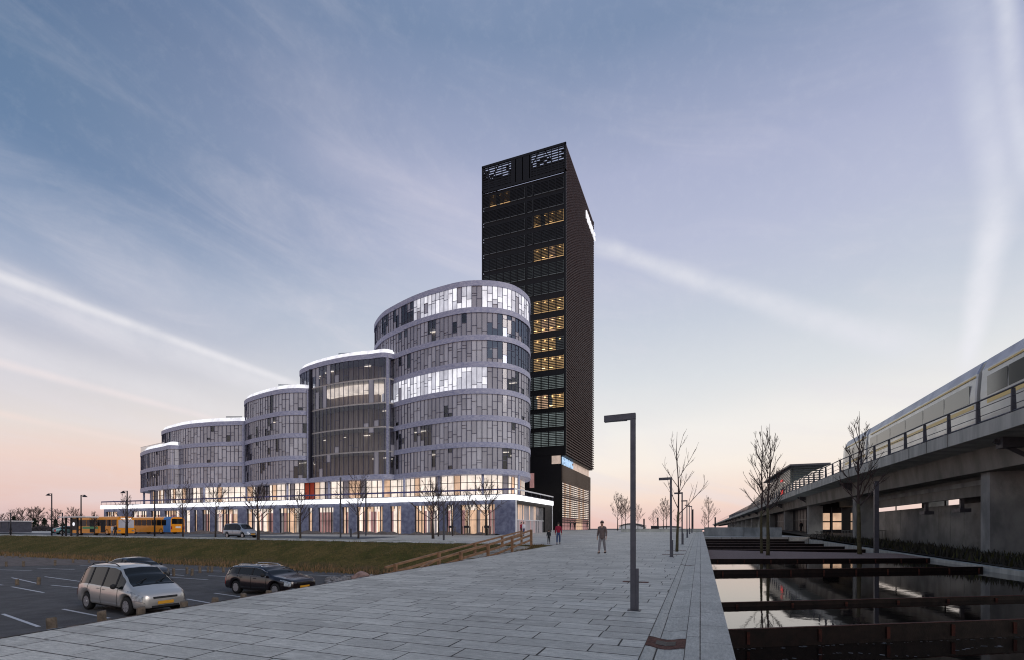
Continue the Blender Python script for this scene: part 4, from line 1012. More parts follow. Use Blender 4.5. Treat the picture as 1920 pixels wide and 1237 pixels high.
# tall lamps by the road
def road_lamp(name, loc, H, side, label, dome=True, group='tall lamps by the road'):
    o_ = empty(name, loc, label, 'street lamp', group); b = MB(); b.tube([(0, 0, 0), (0, 0, H)], [.1, .075], 8); b.build('pole', M['lamp2'], o_, True)
    b = MB(); b.beam((0, 0, H-.05), (side*.9, 0, H-.02), .08, .08); b.build('arm', M['lamp2'], o_)
    b = MB()
    if dome: b.tube([(side*.9, 0, H-.02), (side*.9, 0, H-.15), (side*.9, 0, H-.3), (side*.9, 0, H-.32)], [.06, .2, .33, .3], 12)
    else: b.box(side*.4, side*1.2, -.1, .1, H-.12, H)
    b.build('lamp_head', M['lamp2'], o_, False); return o_
for px, yb, yt, sd, dm, lb in ((97, 1003, 924, -1, 1, 'tall dark lamp with a dome head, leftmost of the tall ones'), (152, 1003.5, 927, 1, 1, 'tall dark lamp with its dome head turned right, behind the bus shelter'), (238.5, 1004, 919, -1, 1, 'tall dark lamp with a dome head before the lit podium end'),
                             (290, 1005.5, 918, -1, 0, 'tall dark lamp in front of the blue-backed bus'), (20, 1002, 960, -1, 0, 'short lamp at the far left edge of the picture'), (117, 1004, 960, -1, 0, 'short lamp just left of the bus shelter'), (428, 1003, 950, -1, 0, 'short lamp standing behind the grey van')):
    X, Y, t = gp(px, yb); road_lamp('road_lamp', (X, Y, pz(Y)), (yb-yt)/909*t, sd, lb, dm)
for px, yb, yt, lb in ((638.5, 1007, 894, 'tallest plain pole in front of the curved building'), (686, 1003, 900, 'plain grey pole right of the tallest one'), (832, 1012, 942, 'short grey post on the paving before the broad bare tree'), (658, 1006, 990, 'low dark post left of the round-headed tree')):
    X, Y, t = gp(px, yb); b = MB(); b.box(-.07, .07, -.07, .07, 0, (yb-yt)/909*t); o = b.build('pole', M['steel']); o.location = (X, Y, pz(Y)); tag(o, lb, 'pole', 'plain poles before the curved building')
# slim bollard lights far on the plaza
for px, yt, lb in ((1207.5, 972, 'dark far post left of the pale domed roof'), (1233.5, 970, 'dark far post left of the far tree pair'), (1299, 955, 'tallest far post at the end of the lamp row'), (1341, 970, 'dark far post behind the low grey wall')):
    t = 86; X, Y = f(px)[0]*t, f(px)[1]*t; b = MB(); b.box(-.12, .12, -.12, .12, 0, (994-yt)/909*t); b.box(-.14, .14, -.14, .14, (994-yt)/909*t, (994-yt)/909*t+.06, M['steel']); o = b.build('bollard_light', M['lamp2']); o.location = (X, Y, pz(Y)); tag(o, lb, 'post', 'far posts on the plaza')
b = MB(); b.box(-.6, .6, -.25, .25, 0, .85); b.box(-.65, .65, -.3, .3, .85, .95, M['steel']); o = b.build('litter_bin', M['lamp2']); o.location = (xat(1228, 82), 82, pz(82)); tag(o, 'small dark box on the far edge of the plaza', 'litter bin')
# low walls at the end of the plaza
b = MB(); b.box(-12, .3, 80, 80.5, 1.0, 1.70); b.box(-12, .3, 79.95, 80.55, 1.70, 1.73, M['coping']); tag(b.build('low_wall', M['concrete']), 'low grey wall closing the far end of the plaza', 'wall')
b = MB(); b.box(.5, 5.3, 70, 71, .6, 1.93); b.box(5.32, 9.6, 69.4, 70.4, .5, 1.9); tag(b.build('planter_wall', M['pier']), 'long low grey concrete wall behind the pools', 'wall')
for px0, px1, yt, lb in ((1160, 1207, 979.5, 'far pale building with a curved roof behind the nearest lamp pole'), (1229, 1276, 984.5, 'far pale building with a low curved roof behind the tree pair')):
    t = 240; n_ = 12; X0, Y0 = f(px0)[0]*t, f(px0)[1]*t; X1, Y1 = f(px1)[0]*t, f(px1)[1]*t; hh = EYE+(990-yt)/909*t; root = empty('far_building', ((X0+X1)/2, (Y0+Y1)/2, 1.4), lb, 'building', 'curved-roof buildings on the horizon')
    wl, rf = MB(), MB(); pp = [(lerp(X0, X1, i/n_)-(X0+X1)/2, lerp(Y0, Y1, i/n_)-(Y0+Y1)/2, 1.4+(hh-2.6)*(math.sin(math.pi*i/n_)*.75+.25)*1.) for i in range(n_+1)]
    vs = [(x, y, -.2) for x, y, z in pp]+[(x, y, z-.8) for x, y, z in pp]+[(x, y+12, z-.8) for x, y, z in pp]+[(x, y+12, -.2) for x, y, z in pp]
    wl.add(vs, [(i+k*(n_+1), i+1+k*(n_+1), i+1+(k+1)*(n_+1), i+(k+1)*(n_+1)) for i in range(n_) for k in range(3)])
    for (xa, ya, za), (xb2, yb2, zb2) in zip(pp, pp[1:]): rf.prism([(xa, ya-.5), (xb2, yb2-.5), (xb2, yb2+13), (xa, ya+13)], max(za, zb2)-.8, max(za, zb2)-.3)
    wl.build('wall', M['white'], root); rf.build('roof', M['steel'], root)
# dark wall far left
b = MB(); X, Y = f(-40)[0]*95, f(-40)[1]*95; X2 = xat(21, Y); b.box(X-20, X2, Y, Y+3, 1, 3.1); b.box(X-20.2, X2+.2, Y-.2, Y+3.2, 3.1, 3.25, M['whitepaint'])
for i in range(10): b.box(X2-1-i*2.4, X2-1.15-i*2.4, Y-.05, Y, 1.9, 3.05, M['steel'])
tag(b.build('low_building', mat('slate_wall', (.07, .075, .1), .7, 0, .3, 2)), 'long low dark slate-coloured building at the left edge', 'building')

# ================================================================ WOODEN POSTS
GPo = 'short wooden posts round the car park'
def wpost(loc, h, label, rz=0, tilt=0, wd=.14):
    q = random.Random(int(loc[0]*97+loc[1]*31)); b = MB(); n_ = 8
    vs = []
    for z, s_ in ((-.5, 1), (h-.03, 1), (h, .86)):
        for k in range(n_): a_ = 2*math.pi*k/n_; rr_ = wd/2*s_*(1+.06*math.sin(k*2.3+q.random())); vs.append((rr_*math.cos(a_)*1.15, rr_*math.sin(a_)*1.05, z+(.01*math.sin(k) if z > 0 else 0)))
    b.add(vs, [(i*n_+k, i*n_+(k+1) % n_, (i+1)*n_+(k+1) % n_, (i+1)*n_+k) for i in range(2) for k in range(n_)]+[tuple(2*n_+k for k in range(n_))])
    o_ = b.build('wooden_post', M['post']); o_.location = loc; o_.rotation_euler = (tilt, tilt*.5, rz); return tag(o_, label, 'post', GPo)
nl = ['wooden post at the plaza edge nearest the left border, under the grey parking lines', 'wooden post at the plaza edge just left of the silver minivan', "wooden post before the silver minivan's front wheel", "wooden post at the silver minivan's front corner", 'wooden post at the plaza edge between the two big parked cars', "wooden post left of the black estate car's rear wheel", "wooden post in front of the black estate car's doors"]
for (Y, zt), lb in zip(((5.2, .13), (6.0, .13), (6.7, .10), (7.6, .09), (8.36, .08), (9.15, .08), (9.96, .06)), nl):
    wpost((-11.0, Y, zt-.42), .42, lb, Y, .04)
wpost((-11.0, 4.3, -.30), .42, 'wooden post at the plaza edge, cut by the left border of the picture', 2, .05)
wl = {326: 'post behind the silver minivan roof, leftmost of the row at the bank foot', 351: 'post second in the row at the bank foot', 360: 'post third in the row at the bank foot, close to the second', 375: 'post fourth in the row at the bank foot', 390: 'post fifth in the row at the bank foot', 397: 'post sixth in the row at the bank foot, close to the fifth', 419: 'post at the bank foot just left of the black estate car',
      72: 'post in the parking bays between two white lines', 32: 'leaning post in the parking bays at the left', 44: 'post on the pale gravel, right of two others', 103: 'post at the left bank foot, alone near the bay lines', 12: 'post on the pale gravel nearest the left border',
      10: 'tiny post at the far left bank foot, first', 25: 'tiny post at the far left bank foot, second', 38: 'tiny post at the far left bank foot, third', 47: 'tiny post at the far left bank foot, fourth', 137: 'post at the bank foot left of the minivan', 167: 'post at the bank foot above the minivan rear', 200: 'post at the bank foot just left of the dark hatchback'}
for px, yb, yt in ((326, 1079, 1064), (351, 1075, 1062), (360, 1078, 1065), (375, 1073, 1060), (390, 1072, 1061), (397, 1072, 1060), (419, 1072, 1062), (72, 1095, 1081), (32, 1096, 1085), (44, 1061, 1051), (103, 1059, 1049), (12, 1061, 1052),
                   (10, 1044, 1037), (25, 1044, 1037), (38, 1045, 1038), (47, 1045, 1039), (137, 1054, 1046), (167, 1054, 1047), (200, 1055, 1048)):
    X, Y, t = gp(px, yb, z=ZP); wpost((X, Y, ZP), (yb-yt)/909*t, wl[px], px, .03, .16)
# boulder and rubble
def rock(name, loc, s_, seed, m_, label, cat, grp=None):
    bm_ = bmesh.new(); bmesh.ops.create_icosphere(bm_, subdivisions=3, radius=1); q = random.Random(seed); ph = [q.uniform(0, 6) for _ in range(6)]
    for v in bm_.verts:
        c_ = v.co; k = 1+.13*math.sin(c_.x*3+ph[0])*math.cos(c_.y*2.6+ph[1])+.08*math.sin(c_.z*5+ph[2]+c_.x*2)+.04*math.sin(c_.y*9+ph[3]); v.co = Vector((c_.x*s_[0], c_.y*s_[1], c_.z*s_[2]))*k
    me = bpy.data.meshes.new(name); bm_.to_mesh(me); bm_.free(); me.materials.append(m_); me.polygons.foreach_set('use_smooth', [True]*len(me.polygons))
    o_ = bpy.data.objects.new(name, me); C.objects.link(o_); o_.location = loc; return tag(o_, label, cat, grp) if label else o_
X, Y, t = gp(677, 1090, z=-.7)
t = 19.5; X, Y = f(677)[0]*t, f(677)[1]*t
rock('boulder', (X, Y, EYE-93/909*t), (.40, .36, .24), 4, M['rock'], 'smooth pinkish boulder at the plaza edge beside the rubble', 'boulder')
b = MB(); q = random.Random(8)
for _ in range(420):
    px = q.uniform(614, 745); py = q.uniform(1064, 1079) if px < 665 else q.uniform(1066, 1081)
    t = q.uniform(25, 30); X, Y = f(px)[0]*t, f(px)[1]*t
    z = max(bank(X, Y), ZP)+q.uniform(0, .3)*(1-abs(px-670)/120)
    s_ = q.uniform(.08, .2); vs = [Vector((q.uniform(-1, 1), q.uniform(-1, 1), q.uniform(-1, 1))).normalized()*s_*q.uniform(.8, 1.2) for _k in range(4)]
    bm_ = bmesh.new(); bmesh.ops.create_icosphere(bm_, subdivisions=1, radius=s_)
    for v in bm_.verts: v.co = Vector((v.co.x*1.3, v.co.y, v.co.z*.7))*q.uniform(.75, 1.25)
    b.add([(v.co.x+X, v.co.y+Y, v.co.z+z) for v in bm_.verts], [tuple(v.index for v in fc.verts) for fc in bm_.faces]); bm_.free()
tag(b.build('rubble', M['rubble']), 'heap of broken pale stones at the foot of the grass bank', 'rubble', None, 'stuff')
# soil mounds in front of the podium
def mound(x, y): return pz(y)-.1+max(0, (1-((y-60)/1.35)**2))*(.34+.26*math.sin(x*.9)*math.sin(x*.37+1)+.12*math.sin(x*3.1)) if abs(y-60) < 1.35 else pz(y)-.12
struct(grid(-112, -25.5, 260, 58.6, 61.4, 8, mound), 'soil_mound', M['soil'], smooth=True)

# ================================================================ STAIRS AND TIMBER HANDRAILS
st_ = empty('outdoor_stair', (-12, 25, 0), 'long shallow stone stair sloping down beside the plaza', 'stair'); b = MB()
for i in range(16):
    Y = 18.5+i*.85; z = interp(Y, [(17.5, -.82), (32, .50)]); b.box(-13.2, -10.9, Y, Y+.62, z-.2, z+.07)
o = b.build('tread', M['slab_far'], st_); o.location = (12, -25, 0)
def rail(X, pts, posts, label, lows):
    rt = empty('handrail', (X, 25, 0), label, 'handrail', 'timber handrails of the outdoor stair')
    b = MB()
    for (y0_, z0_), (y1_, z1_) in zip(pts, pts[1:]): b.beam((0, y0_-25, z0_-.05), (0, y1_-25, z1_-.05), .12, .10)
    b.build('top_rail', M['wood'], rt)
    for dz in lows:
        b = MB()
        for (y0_, z0_), (y1_, z1_) in zip(pts, pts[1:]): b.beam((.03, y0_-25, z0_-dz), (.03, y1_-25, z1_-dz), .05, .13)
        b.build('lower_rail', M['wood'], rt)
    for Y in posts:
        zt = interp(Y, pts); b = MB(); b.box(.06, .2, Y-25-.07, Y-25+.07, zt-1.35, zt+.02 if Y < posts[-1] else zt+.04); b.build('rail_post', M['wood'], rt)
rail(-11.15, [(16.6, -.05), (17.5, .02), (19.1, .36), (22.3, .69), (26.1, .99), (32.2, 1.66)], (18.2, 21.4, 24.7, 28.4, 32.1), 'near timber handrail with the tall end post beside the plaza', (.38, .72))
rail(-13.3, [(18.4, .04), (24, .55), (30, 1.05), (36.3, 1.58)], (19, 23, 27.5, 32, 36), 'far timber handrail on the grass side of the stair', (.38,))
b = MB(); b.box(-11.4, -11.2, 36.2, 36.35, .4, 1.5); b.box(-13, -6.6, 36.2, 36.3, 1.35, 1.45)
# ================================================================ VEHICLES
def smooth_interp(x, pts):
    if x <= pts[0][0]: return pts[0][1]
    for (a_, u), (b_, v) in zip(pts, pts[1:]):
        if x <= b_: t = (x-a_)/(b_-a_); return lerp(u, v, t*.4+sstep(t)*.6)
    return pts[-1][1]
def wheel(parent, x, y, r_, side, wd=.2, nsp=6):
    w_ = bpy.data.objects.new('wheel', None); C.objects.link(w_); w_.parent = parent; w_.location = (x, y, r_)
    b = MB(); n_ = 28; prof = [(-wd/2, r_*.66), (-wd/2, r_*.93), (-wd*.38, r_), (wd*.38, r_), (wd/2, r_*.93), (wd/2, r_*.66)]
    vs = [(rr_*math.cos(2*math.pi*k/n_), py_, rr_*math.sin(2*math.pi*k/n_)) for k in range(n_) for py_, rr_ in prof]; m_ = len(prof)
    b.add(vs, [(k*m_+j, k*m_+j+1, ((k+1) % n_)*m_+j+1, ((k+1) % n_)*m_+j) for k in range(n_) for j in range(m_-1)]); b.build('tyre', M['tyre'], w_, True)
    b = MB(); yo = side*wd*.36
    vs = [(r_*.67*math.cos(2*math.pi*k/n_), yo, r_*.67*math.sin(2*math.pi*k/n_)) for k in range(n_)]; b.add(vs, [tuple(range(n_))], M['cabin'])
    ro, ri_ = r_*.63, r_*.55; vs = [(q*math.cos(2*math.pi*k/n_), yo+side*.03, q*math.sin(2*math.pi*k/n_)) for q in (ro, ri_) for k in range(n_)]
    b.add(vs, [(k, (k+1) % n_, (k+1) % n_+n_, k+n_) for k in range(n_)], M['rim'])
    for k in range(nsp):
        a_ = 2*math.pi*k/nsp; d = Vector((math.cos(a_), 0, math.sin(a_))); s_ = Vector((-d.z, 0, d.x)); c_ = Vector((0, yo+side*.028, 0))
        b.add([c_+s_*.045, c_+d*ri_*1.02+s_*.075*r_/.32, c_+d*ri_*1.02-s_*.075*r_/.32, c_-s_*.045], [(0, 1, 2, 3)], M['rim'])
    b.tube([(0, yo+side*.02, 0), (0, yo+side*.045, 0)], r_*.18, 12, M['rim']); b.build('rim', None, w_)
def car(name, label, cat, S, loc, rz, group=None):
    root = empty(name, loc, label, cat, group, rz); L_ = S['L']; wh = S['wheels']; rw = S['r']; ra = rw+.06
    xs2 = sorted(set([round(-L_/2+i*.05, 3) for i in range(int(L_/.05)+1)]+[L_/2]))
    NR = 13
    def sec(x):
        zt = smooth_interp(x, S['top']); zb_ = min(smooth_interp(x, S['belt']), zt-.02); w_ = smooth_interp(x, S['w']); z0_ = smooth_interp(x, S['low'])
        for wx in wh:
            d = abs(x-wx)
            if d < ra: z0_ = max(z0_, rw+math.sqrt(ra*ra-d*d)*.98)
        z0_ = min(z0_, zb_-.12); hc = max(zt-zb_, .02); wr = w_-.07-.26*hc if hc > .12 else w_-.05-.5*hc
        zm = lerp(z0_, zb_, .55); e = min(.10, hc*.3)
        return [(w_-.25, z0_+.02), (w_-.05, z0_), (w_-.01, z0_+.05), (w_+.012, lerp(z0_, zb_, .35)), (w_+.005, zm), (w_-.02, zb_-.05), (w_-.045, zb_),
                (lerp(w_-.045, wr, .33), lerp(zb_, zt-e, .33)), (lerp(w_-.045, wr, .7), lerp(zb_, zt-e, .7)), (wr, zt-e), (wr-.07, zt-e*.35), (wr*.6, zt-.004), (0, zt+.012)]
    secs = [sec(x) for x in xs2]; body, ws, rwn = MB(), MB(), MB(); tri = {(a_, c_): MB() for a_ in (-1, 1) for c_ in (0, 1)}; gl = {}; hl = {-1: MB(), 1: MB()}; tl = {-1: MB(), 1: MB()}
    def P(i, j, sd, off=0):
        y, z = secs[i][j]; a_ = max(i-1, 0); c_ = min(i+1, len(xs2)-1)
        v = Vector((xs2[i], y, z))
        if off:
            t1 = Vector((xs2[c_]-xs2[a_], secs[c_][j][0]-secs[a_][j][0], secs[c_][j][1]-secs[a_][j][1])); j0, j1 = max(j-1, 0), min(j+1, NR-1)
            t2 = Vector((0, secs[i][j1][0]-secs[i][j0][0], secs[i][j1][1]-secs[i][j0][1])); n_ = t1.cross(t2)
            if n_.length > 1e-7:
                n_.normalize()
                if n_.y*1+n_.z*.6 < 0 and j < 11: n_ = -n_
                if j >= 11 and n_.z < 0: n_ = -n_
                v = v+n_*off
        v.y *= sd; return v
    def in_(x, rng): return any(a_ <= x <= b_ for a_, b_ in rng)
    def patch(mb, i, j, sd, off, m_=None):
        q = [P(i, j, sd, off), P(i+1, j, sd, off), P(i+1, j+1, sd, off), P(i, j+1, sd, off)]
        mb.add(q, [(0, 1, 2, 3) if sd < 0 else (3, 2, 1, 0)], m_)
    for sd in (-1, 1):
        for i in range(len(xs2)-1):
            xm = (xs2[i]+xs2[i+1])/2
            for j in range(NR-1):
                if 6 <= j <= 8 and S['side'][0][0] < xm < S['side'][-1][1] and not in_(xm, S['side']): patch(body, i, j, sd, -.004, M['cabin'])
                elif 6 <= j <= 8 and in_(xm, S['side']): patch(gl.setdefault((sd, [k for k, q in enumerate(S['side']) if q[0] <= xm <= q[1]][0]), MB()), i, j, sd, -.012)
                elif j >= 9+(0) and in_(xm, [S['ws']]): patch(ws, i, j, sd, -.008) if j >= 10 else patch(body, i, j, sd, 0)
                elif j >= 10 and in_(xm, [S['rw']]): patch(rwn, i, j, sd, -.008)
                else: patch(body, i, j, sd, 0)
                if (j == 5 and in_(xm, [(S['hl'][0]-.12, S['hl'][1])])) or (j == 4 and in_(xm, [(S['hl'][0]+.12, S['hl'][1])])): patch(hl[sd], i, j, sd, .012)
                if 3 <= j <= 6 and in_(xm, [S['tl']]): patch(tl[sd], i, j, sd, .008)
            if S.get('chrome') and in_(xm, [(S['side'][0][0]-.05, S['side'][-1][1]+.05)]):
                a_, c_ = P(i, 6, sd, .012), P(i+1, 6, sd, .012); tri[sd, 0].beam(a_, c_, .02, .035); a_, c_ = P(i, 9, sd, .01), P(i+1, 9, sd, .01); tri[sd, 1].beam(a_, c_, .02, .03)
            if S.get('moulding') and abs(xm-wh[0]) > ra and abs(xm-wh[1]) > ra and abs(xm) < L_/2-.25: a_, c_ = P(i, 3, sd, .01), P(i+1, 3, sd, .01); tri[sd, 0].beam(a_, c_, .02, .04)
    for i in (0, len(xs2)-1):
        pts_ = [P(i, j, 1) for j in range(NR)]+[P(i, j, -1) for j in range(NR-1, -1, -1)]; body.add(pts_, [tuple(range(len(pts_)))])
    m_ = S['paint']
    for q in gl.values(): q.build('side_window', M['carglass'], root, True, weld=True)
    ws.build('windscreen', M['carglass'], root, True, weld=True); rwn.build('rear_window', M['carglass'], root, True, weld=True)
    for q in (-1, 1): hl[q].build('headlight', M['headl'], root, True, weld=True); tl[q].build('tail_light', M['redl'], root, True, weld=True)
    for q in tri.values():
      if q.v: q.build('trim', M['chrome'] if S.get('chrome') else m_, root)
    # pillars, inner wells, underside
    b = MB(); wm = smooth_interp(0, S['w'])
    b.box(-L_/2+.3, L_/2-.3, -wm+.22, wm-.22, .2, .55)
    b.build('underbody', M['cabin'], root)
    for wx in wh:
        for sd in (-1, 1): wheel(root, wx, sd*(wm-.12), rw, sd)
    # front: grille, lower intake, plate
    xf = L_/2; zb0 = smooth_interp(xf-.04, S['top'])
    b = MB(); b.box(xf-.06, xf+.008, -.40, .40, zb0-.12, zb0-.05); b.box(xf-.03, xf+.006, -.46, .46, .28, .36); b.build('grille', M['cabin'], root)
    b = MB(); b.box(xf-.01, xf+.014, -.38, .38, zb0-.09, zb0-.075); b.build('grille_bar', M['chrome'], root)
    b = MB(); b.box(xf, xf+.03, -.26, .26, .40, .51); b.build('number_plate', M['plate'], root)
    # mirrors
    mx = S['mirror']; zb_ = smooth_interp(mx, S['belt']); w_ = smooth_interp(mx, S['w'])
    for sd in (-1, 1):
        b = MB(); yc = sd*(w_+.08); b.tube([(mx-.06, yc, zb_+.08), (mx+.0, yc, zb_+.08), (mx+.06, yc, zb_+.08)], [.085, .1, .05], 8); b.beam((mx+.02, sd*(w_-.05), zb_+.03), (mx+.02, yc, zb_+.05), .05, .04); b.build('mirror', M['cabin'], root, True)
    # door seams and handles
    b, hb = MB(), MB()
    for sd in (-1, 1):
        for dx in S['seams']:
            i = min(range(len(xs2)), key=lambda k: abs(xs2[k]-dx))
            for j in range(2, 6): body.beam(P(i, j, sd, .002), P(i, j+1, sd, .002), .012, .01, M['cabin'])
        for dx in S['handles']:
            i = min(range(len(xs2)), key=lambda k: abs(xs2[k]-dx)); p = P(i, 5, sd, .012); p.z -= .06; hb.beam(p-Vector((.08, 0, 0)), p+Vector((.08, 0, 0)), .03, .03)
    hb.build('door_handle', m_, root)
    if S.get('wiper'):
        for y0_ in (-.55, .1):
            i = min(range(len(xs2)), key=lambda k: abs(xs2[k]-S['ws'][1]+.12)); k2 = max(0, i-5)
            body.beam((xs2[i], y0_, secs[i][12][1]+.02), (xs2[k2], y0_+.45, secs[k2][12][1]+.02), .025, .02, M['cabin'])
    for x0 in (S['wheels'][1]+.42,):
        i = min(range(len(xs2)), key=lambda k: abs(xs2[k]-x0))
        for ii in range(i, len(xs2)-2):
            for sd in (-1, 1): body.beam(P(ii, 4, sd, .003), P(ii+1, 4, sd, .003), .01, .012, M['cabin'])
    body.build('body', m_, root, True, weld=True)
    if S.get('rails'):
        a_, c_ = S['rails']; b = MB()
        for sd in (-1, 1):
            pts_ = []
            for k in range(9): x = lerp(a_, c_, k/8); zt = smooth_interp(x, S['top']); pts_.append((x, sd*(smooth_interp(x, S['w'])-.36), zt-.03+(.075 if 0 < k < 8 else .0)))
            b.tube(pts_, .018, 6)
        b.build('roof_rail', S.get('railmat', M['cabin']), root, True)
    return root
VAN = dict(wiper=True, L=4.75, r=.335, wheels=(-1.42, 1.5), paint=M['silver'],
    top=[(-2.375, 1.0), (-2.3, 1.32), (-2.05, 1.66), (-1.6, 1.75), (-.6, 1.78), (.2, 1.76), (.62, 1.69), (1.0, 1.44), (1.5, 1.12), (1.72, 1.0), (2.05, .90), (2.28, .80), (2.345, .72), (2.375, .60)],
    belt=[(-2.375, .95), (-1.5, 1.03), (.6, .96), (1.3, .92), (1.7, .88), (2.1, .78), (2.3, .70), (2.375, .52)],
    w=[(-2.375, .74), (-2.2, .84), (-1.6, .9), (.8, .9), (1.6, .89), (2.05, .83), (2.25, .74), (2.345, .64), (2.375, .58)],
    low=[(-2.375, .42), (-2.2, .3), (2.1, .26), (2.375, .28)], side=[(-2.12, -1.32), (-1.24, -.32), (-.24, .62), (.74, 1.22)], ws=(.66, 1.62), rw=(-2.36, -2.08), hl=(1.72, 2.25), tl=(-2.37, -2.18),
    mirror=.86, seams=(-1.28, -.28, .95), handles=(-.45, -.05), rails=(-1.9, .35))
vanx, vany = -20.75, 12.25
hd = R(-6)
car('minivan', 'silver minivan parked facing the plaza, the largest and nearest car', 'minivan', VAN, (vanx, vany+.05, ZP), hd)
EST = dict(L=4.68, r=.315, wheels=(-1.33, 1.38), paint=M['maroon'], chrome=True,
    top=[(-2.34, .76), (-2.28, .95), (-2.05, 1.24), (-1.8, 1.35), (-1.0, 1.38), (0, 1.37), (.3, 1.33), (.7, 1.2), (1.12, .98), (1.25, .94), (1.9, .86), (2.2, .79), (2.31, .72), (2.34, .62)],
    belt=[(-2.34, .74), (-1.8, .95), (.8, .9), (1.2, .87), (1.9, .78), (2.27, .70), (2.34, .54)],
    w=[(-2.34, .66), (-2.15, .82), (-1.5, .87), (1.2, .87), (1.9, .83), (2.2, .76), (2.31, .66), (2.34, .6)], low=[(-2.34, .4), (-2.1, .25), (2.1, .24), (2.34, .28)],
    side=[(-2.0, -1.25), (-1.18, -.28), (-.2, .72)], ws=(.34, 1.16), rw=(-2.26, -1.85), hl=(1.85, 2.24), tl=(-2.33, -2.1), mirror=.72, seams=(-.24, .8, -1.2), handles=(-.95, .0), rails=(-1.7, .1), railmat=M['chrome'])
X, Y, t = gp(440, 1112.5, z=ZP)
car('estate_car', 'black estate car with chrome window trim, right of the silver minivan', 'estate car', EST, (X+1.33, Y+.85, ZP), R(-4))
HB = dict(EST); HB.update(L=4.4, paint=M['navy'], chrome=False, rails=None, top=[(-2.2, .75), (-2.15, .95), (-1.6, 1.15), (-1.0, 1.36), (-.4, 1.42), (.1, 1.4), (.7, 1.15), (1.1, .95), (1.8, .84), (2.1, .72), (2.2, .58)],
    belt=[(-2.2, .72), (-1.8, .92), (.8, .88), (1.2, .85), (1.9, .72), (2.2, .5)], w=[(-2.2, .66), (-2.0, .8), (-1.4, .85), (1.2, .85), (1.8, .78), (2.1, .66), (2.2, .5)], low=[(-2.2, .4), (-2, .25), (2.0, .24), (2.2, .28)], side=[(-1.35, -.3), (-.22, .68)], rw=(-1.95, -1.1), ws=(.15, 1.06), hl=(1.75, 2.1), tl=(-2.18, -2.0), wheels=(-1.25, 1.25), seams=(-.26, .8))
t = 29.5; X, Y = f(257)[0]*t, f(257)[1]*t
car('hatchback', 'dark car mostly hidden behind the roof of the silver minivan', 'car', HB, (X, Y, ZP), R(-3))
VN = dict(VAN); VN.update(paint=M['greypaint'], rails=None, L=4.45, r=.31, wheels=(-1.35, 1.45), top=[(-2.225, 1.0), (-2.2, 1.6), (-2.05, 1.72), (-.6, 1.78), (.3, 1.76), (.6, 1.66), (1.3, 1.18), (1.55, 1.06), (2.0, .9), (2.225, .6)],
    belt=[(-2.225, .95), (1.3, .95), (2.225, .5)], w=[(-2.225, .8), (-1.9, .87), (1.5, .87), (2.0, .78), (2.225, .55)], low=[(-2.225, .35), (2.225, .28)], side=[(-2.0, -1.1), (-1.0, .0), (.1, 1.05)], rw=(-2.22, -2.1), hl=(1.8, 2.15), tl=(-2.22, -2.1), moulding=True)
X, Y, t = gp(443, 1007)
car('small_van', 'pale grey small van on the upper road, alone between the bare trees', 'van', VN, (X, Y+.6, pz(Y)-.02), R(-4))
X, Y, t = gp(112, 1000); HB2 = dict(HB); HB2['paint'] = mat('teal_paint', (.10, .2, .22), .35, .4, 0)
car('parked_car', 'teal parked car half hidden behind the bus shelter', 'car', HB2, (f(131)[0]*82, f(131)[1]*82, pz(50)), R(80))
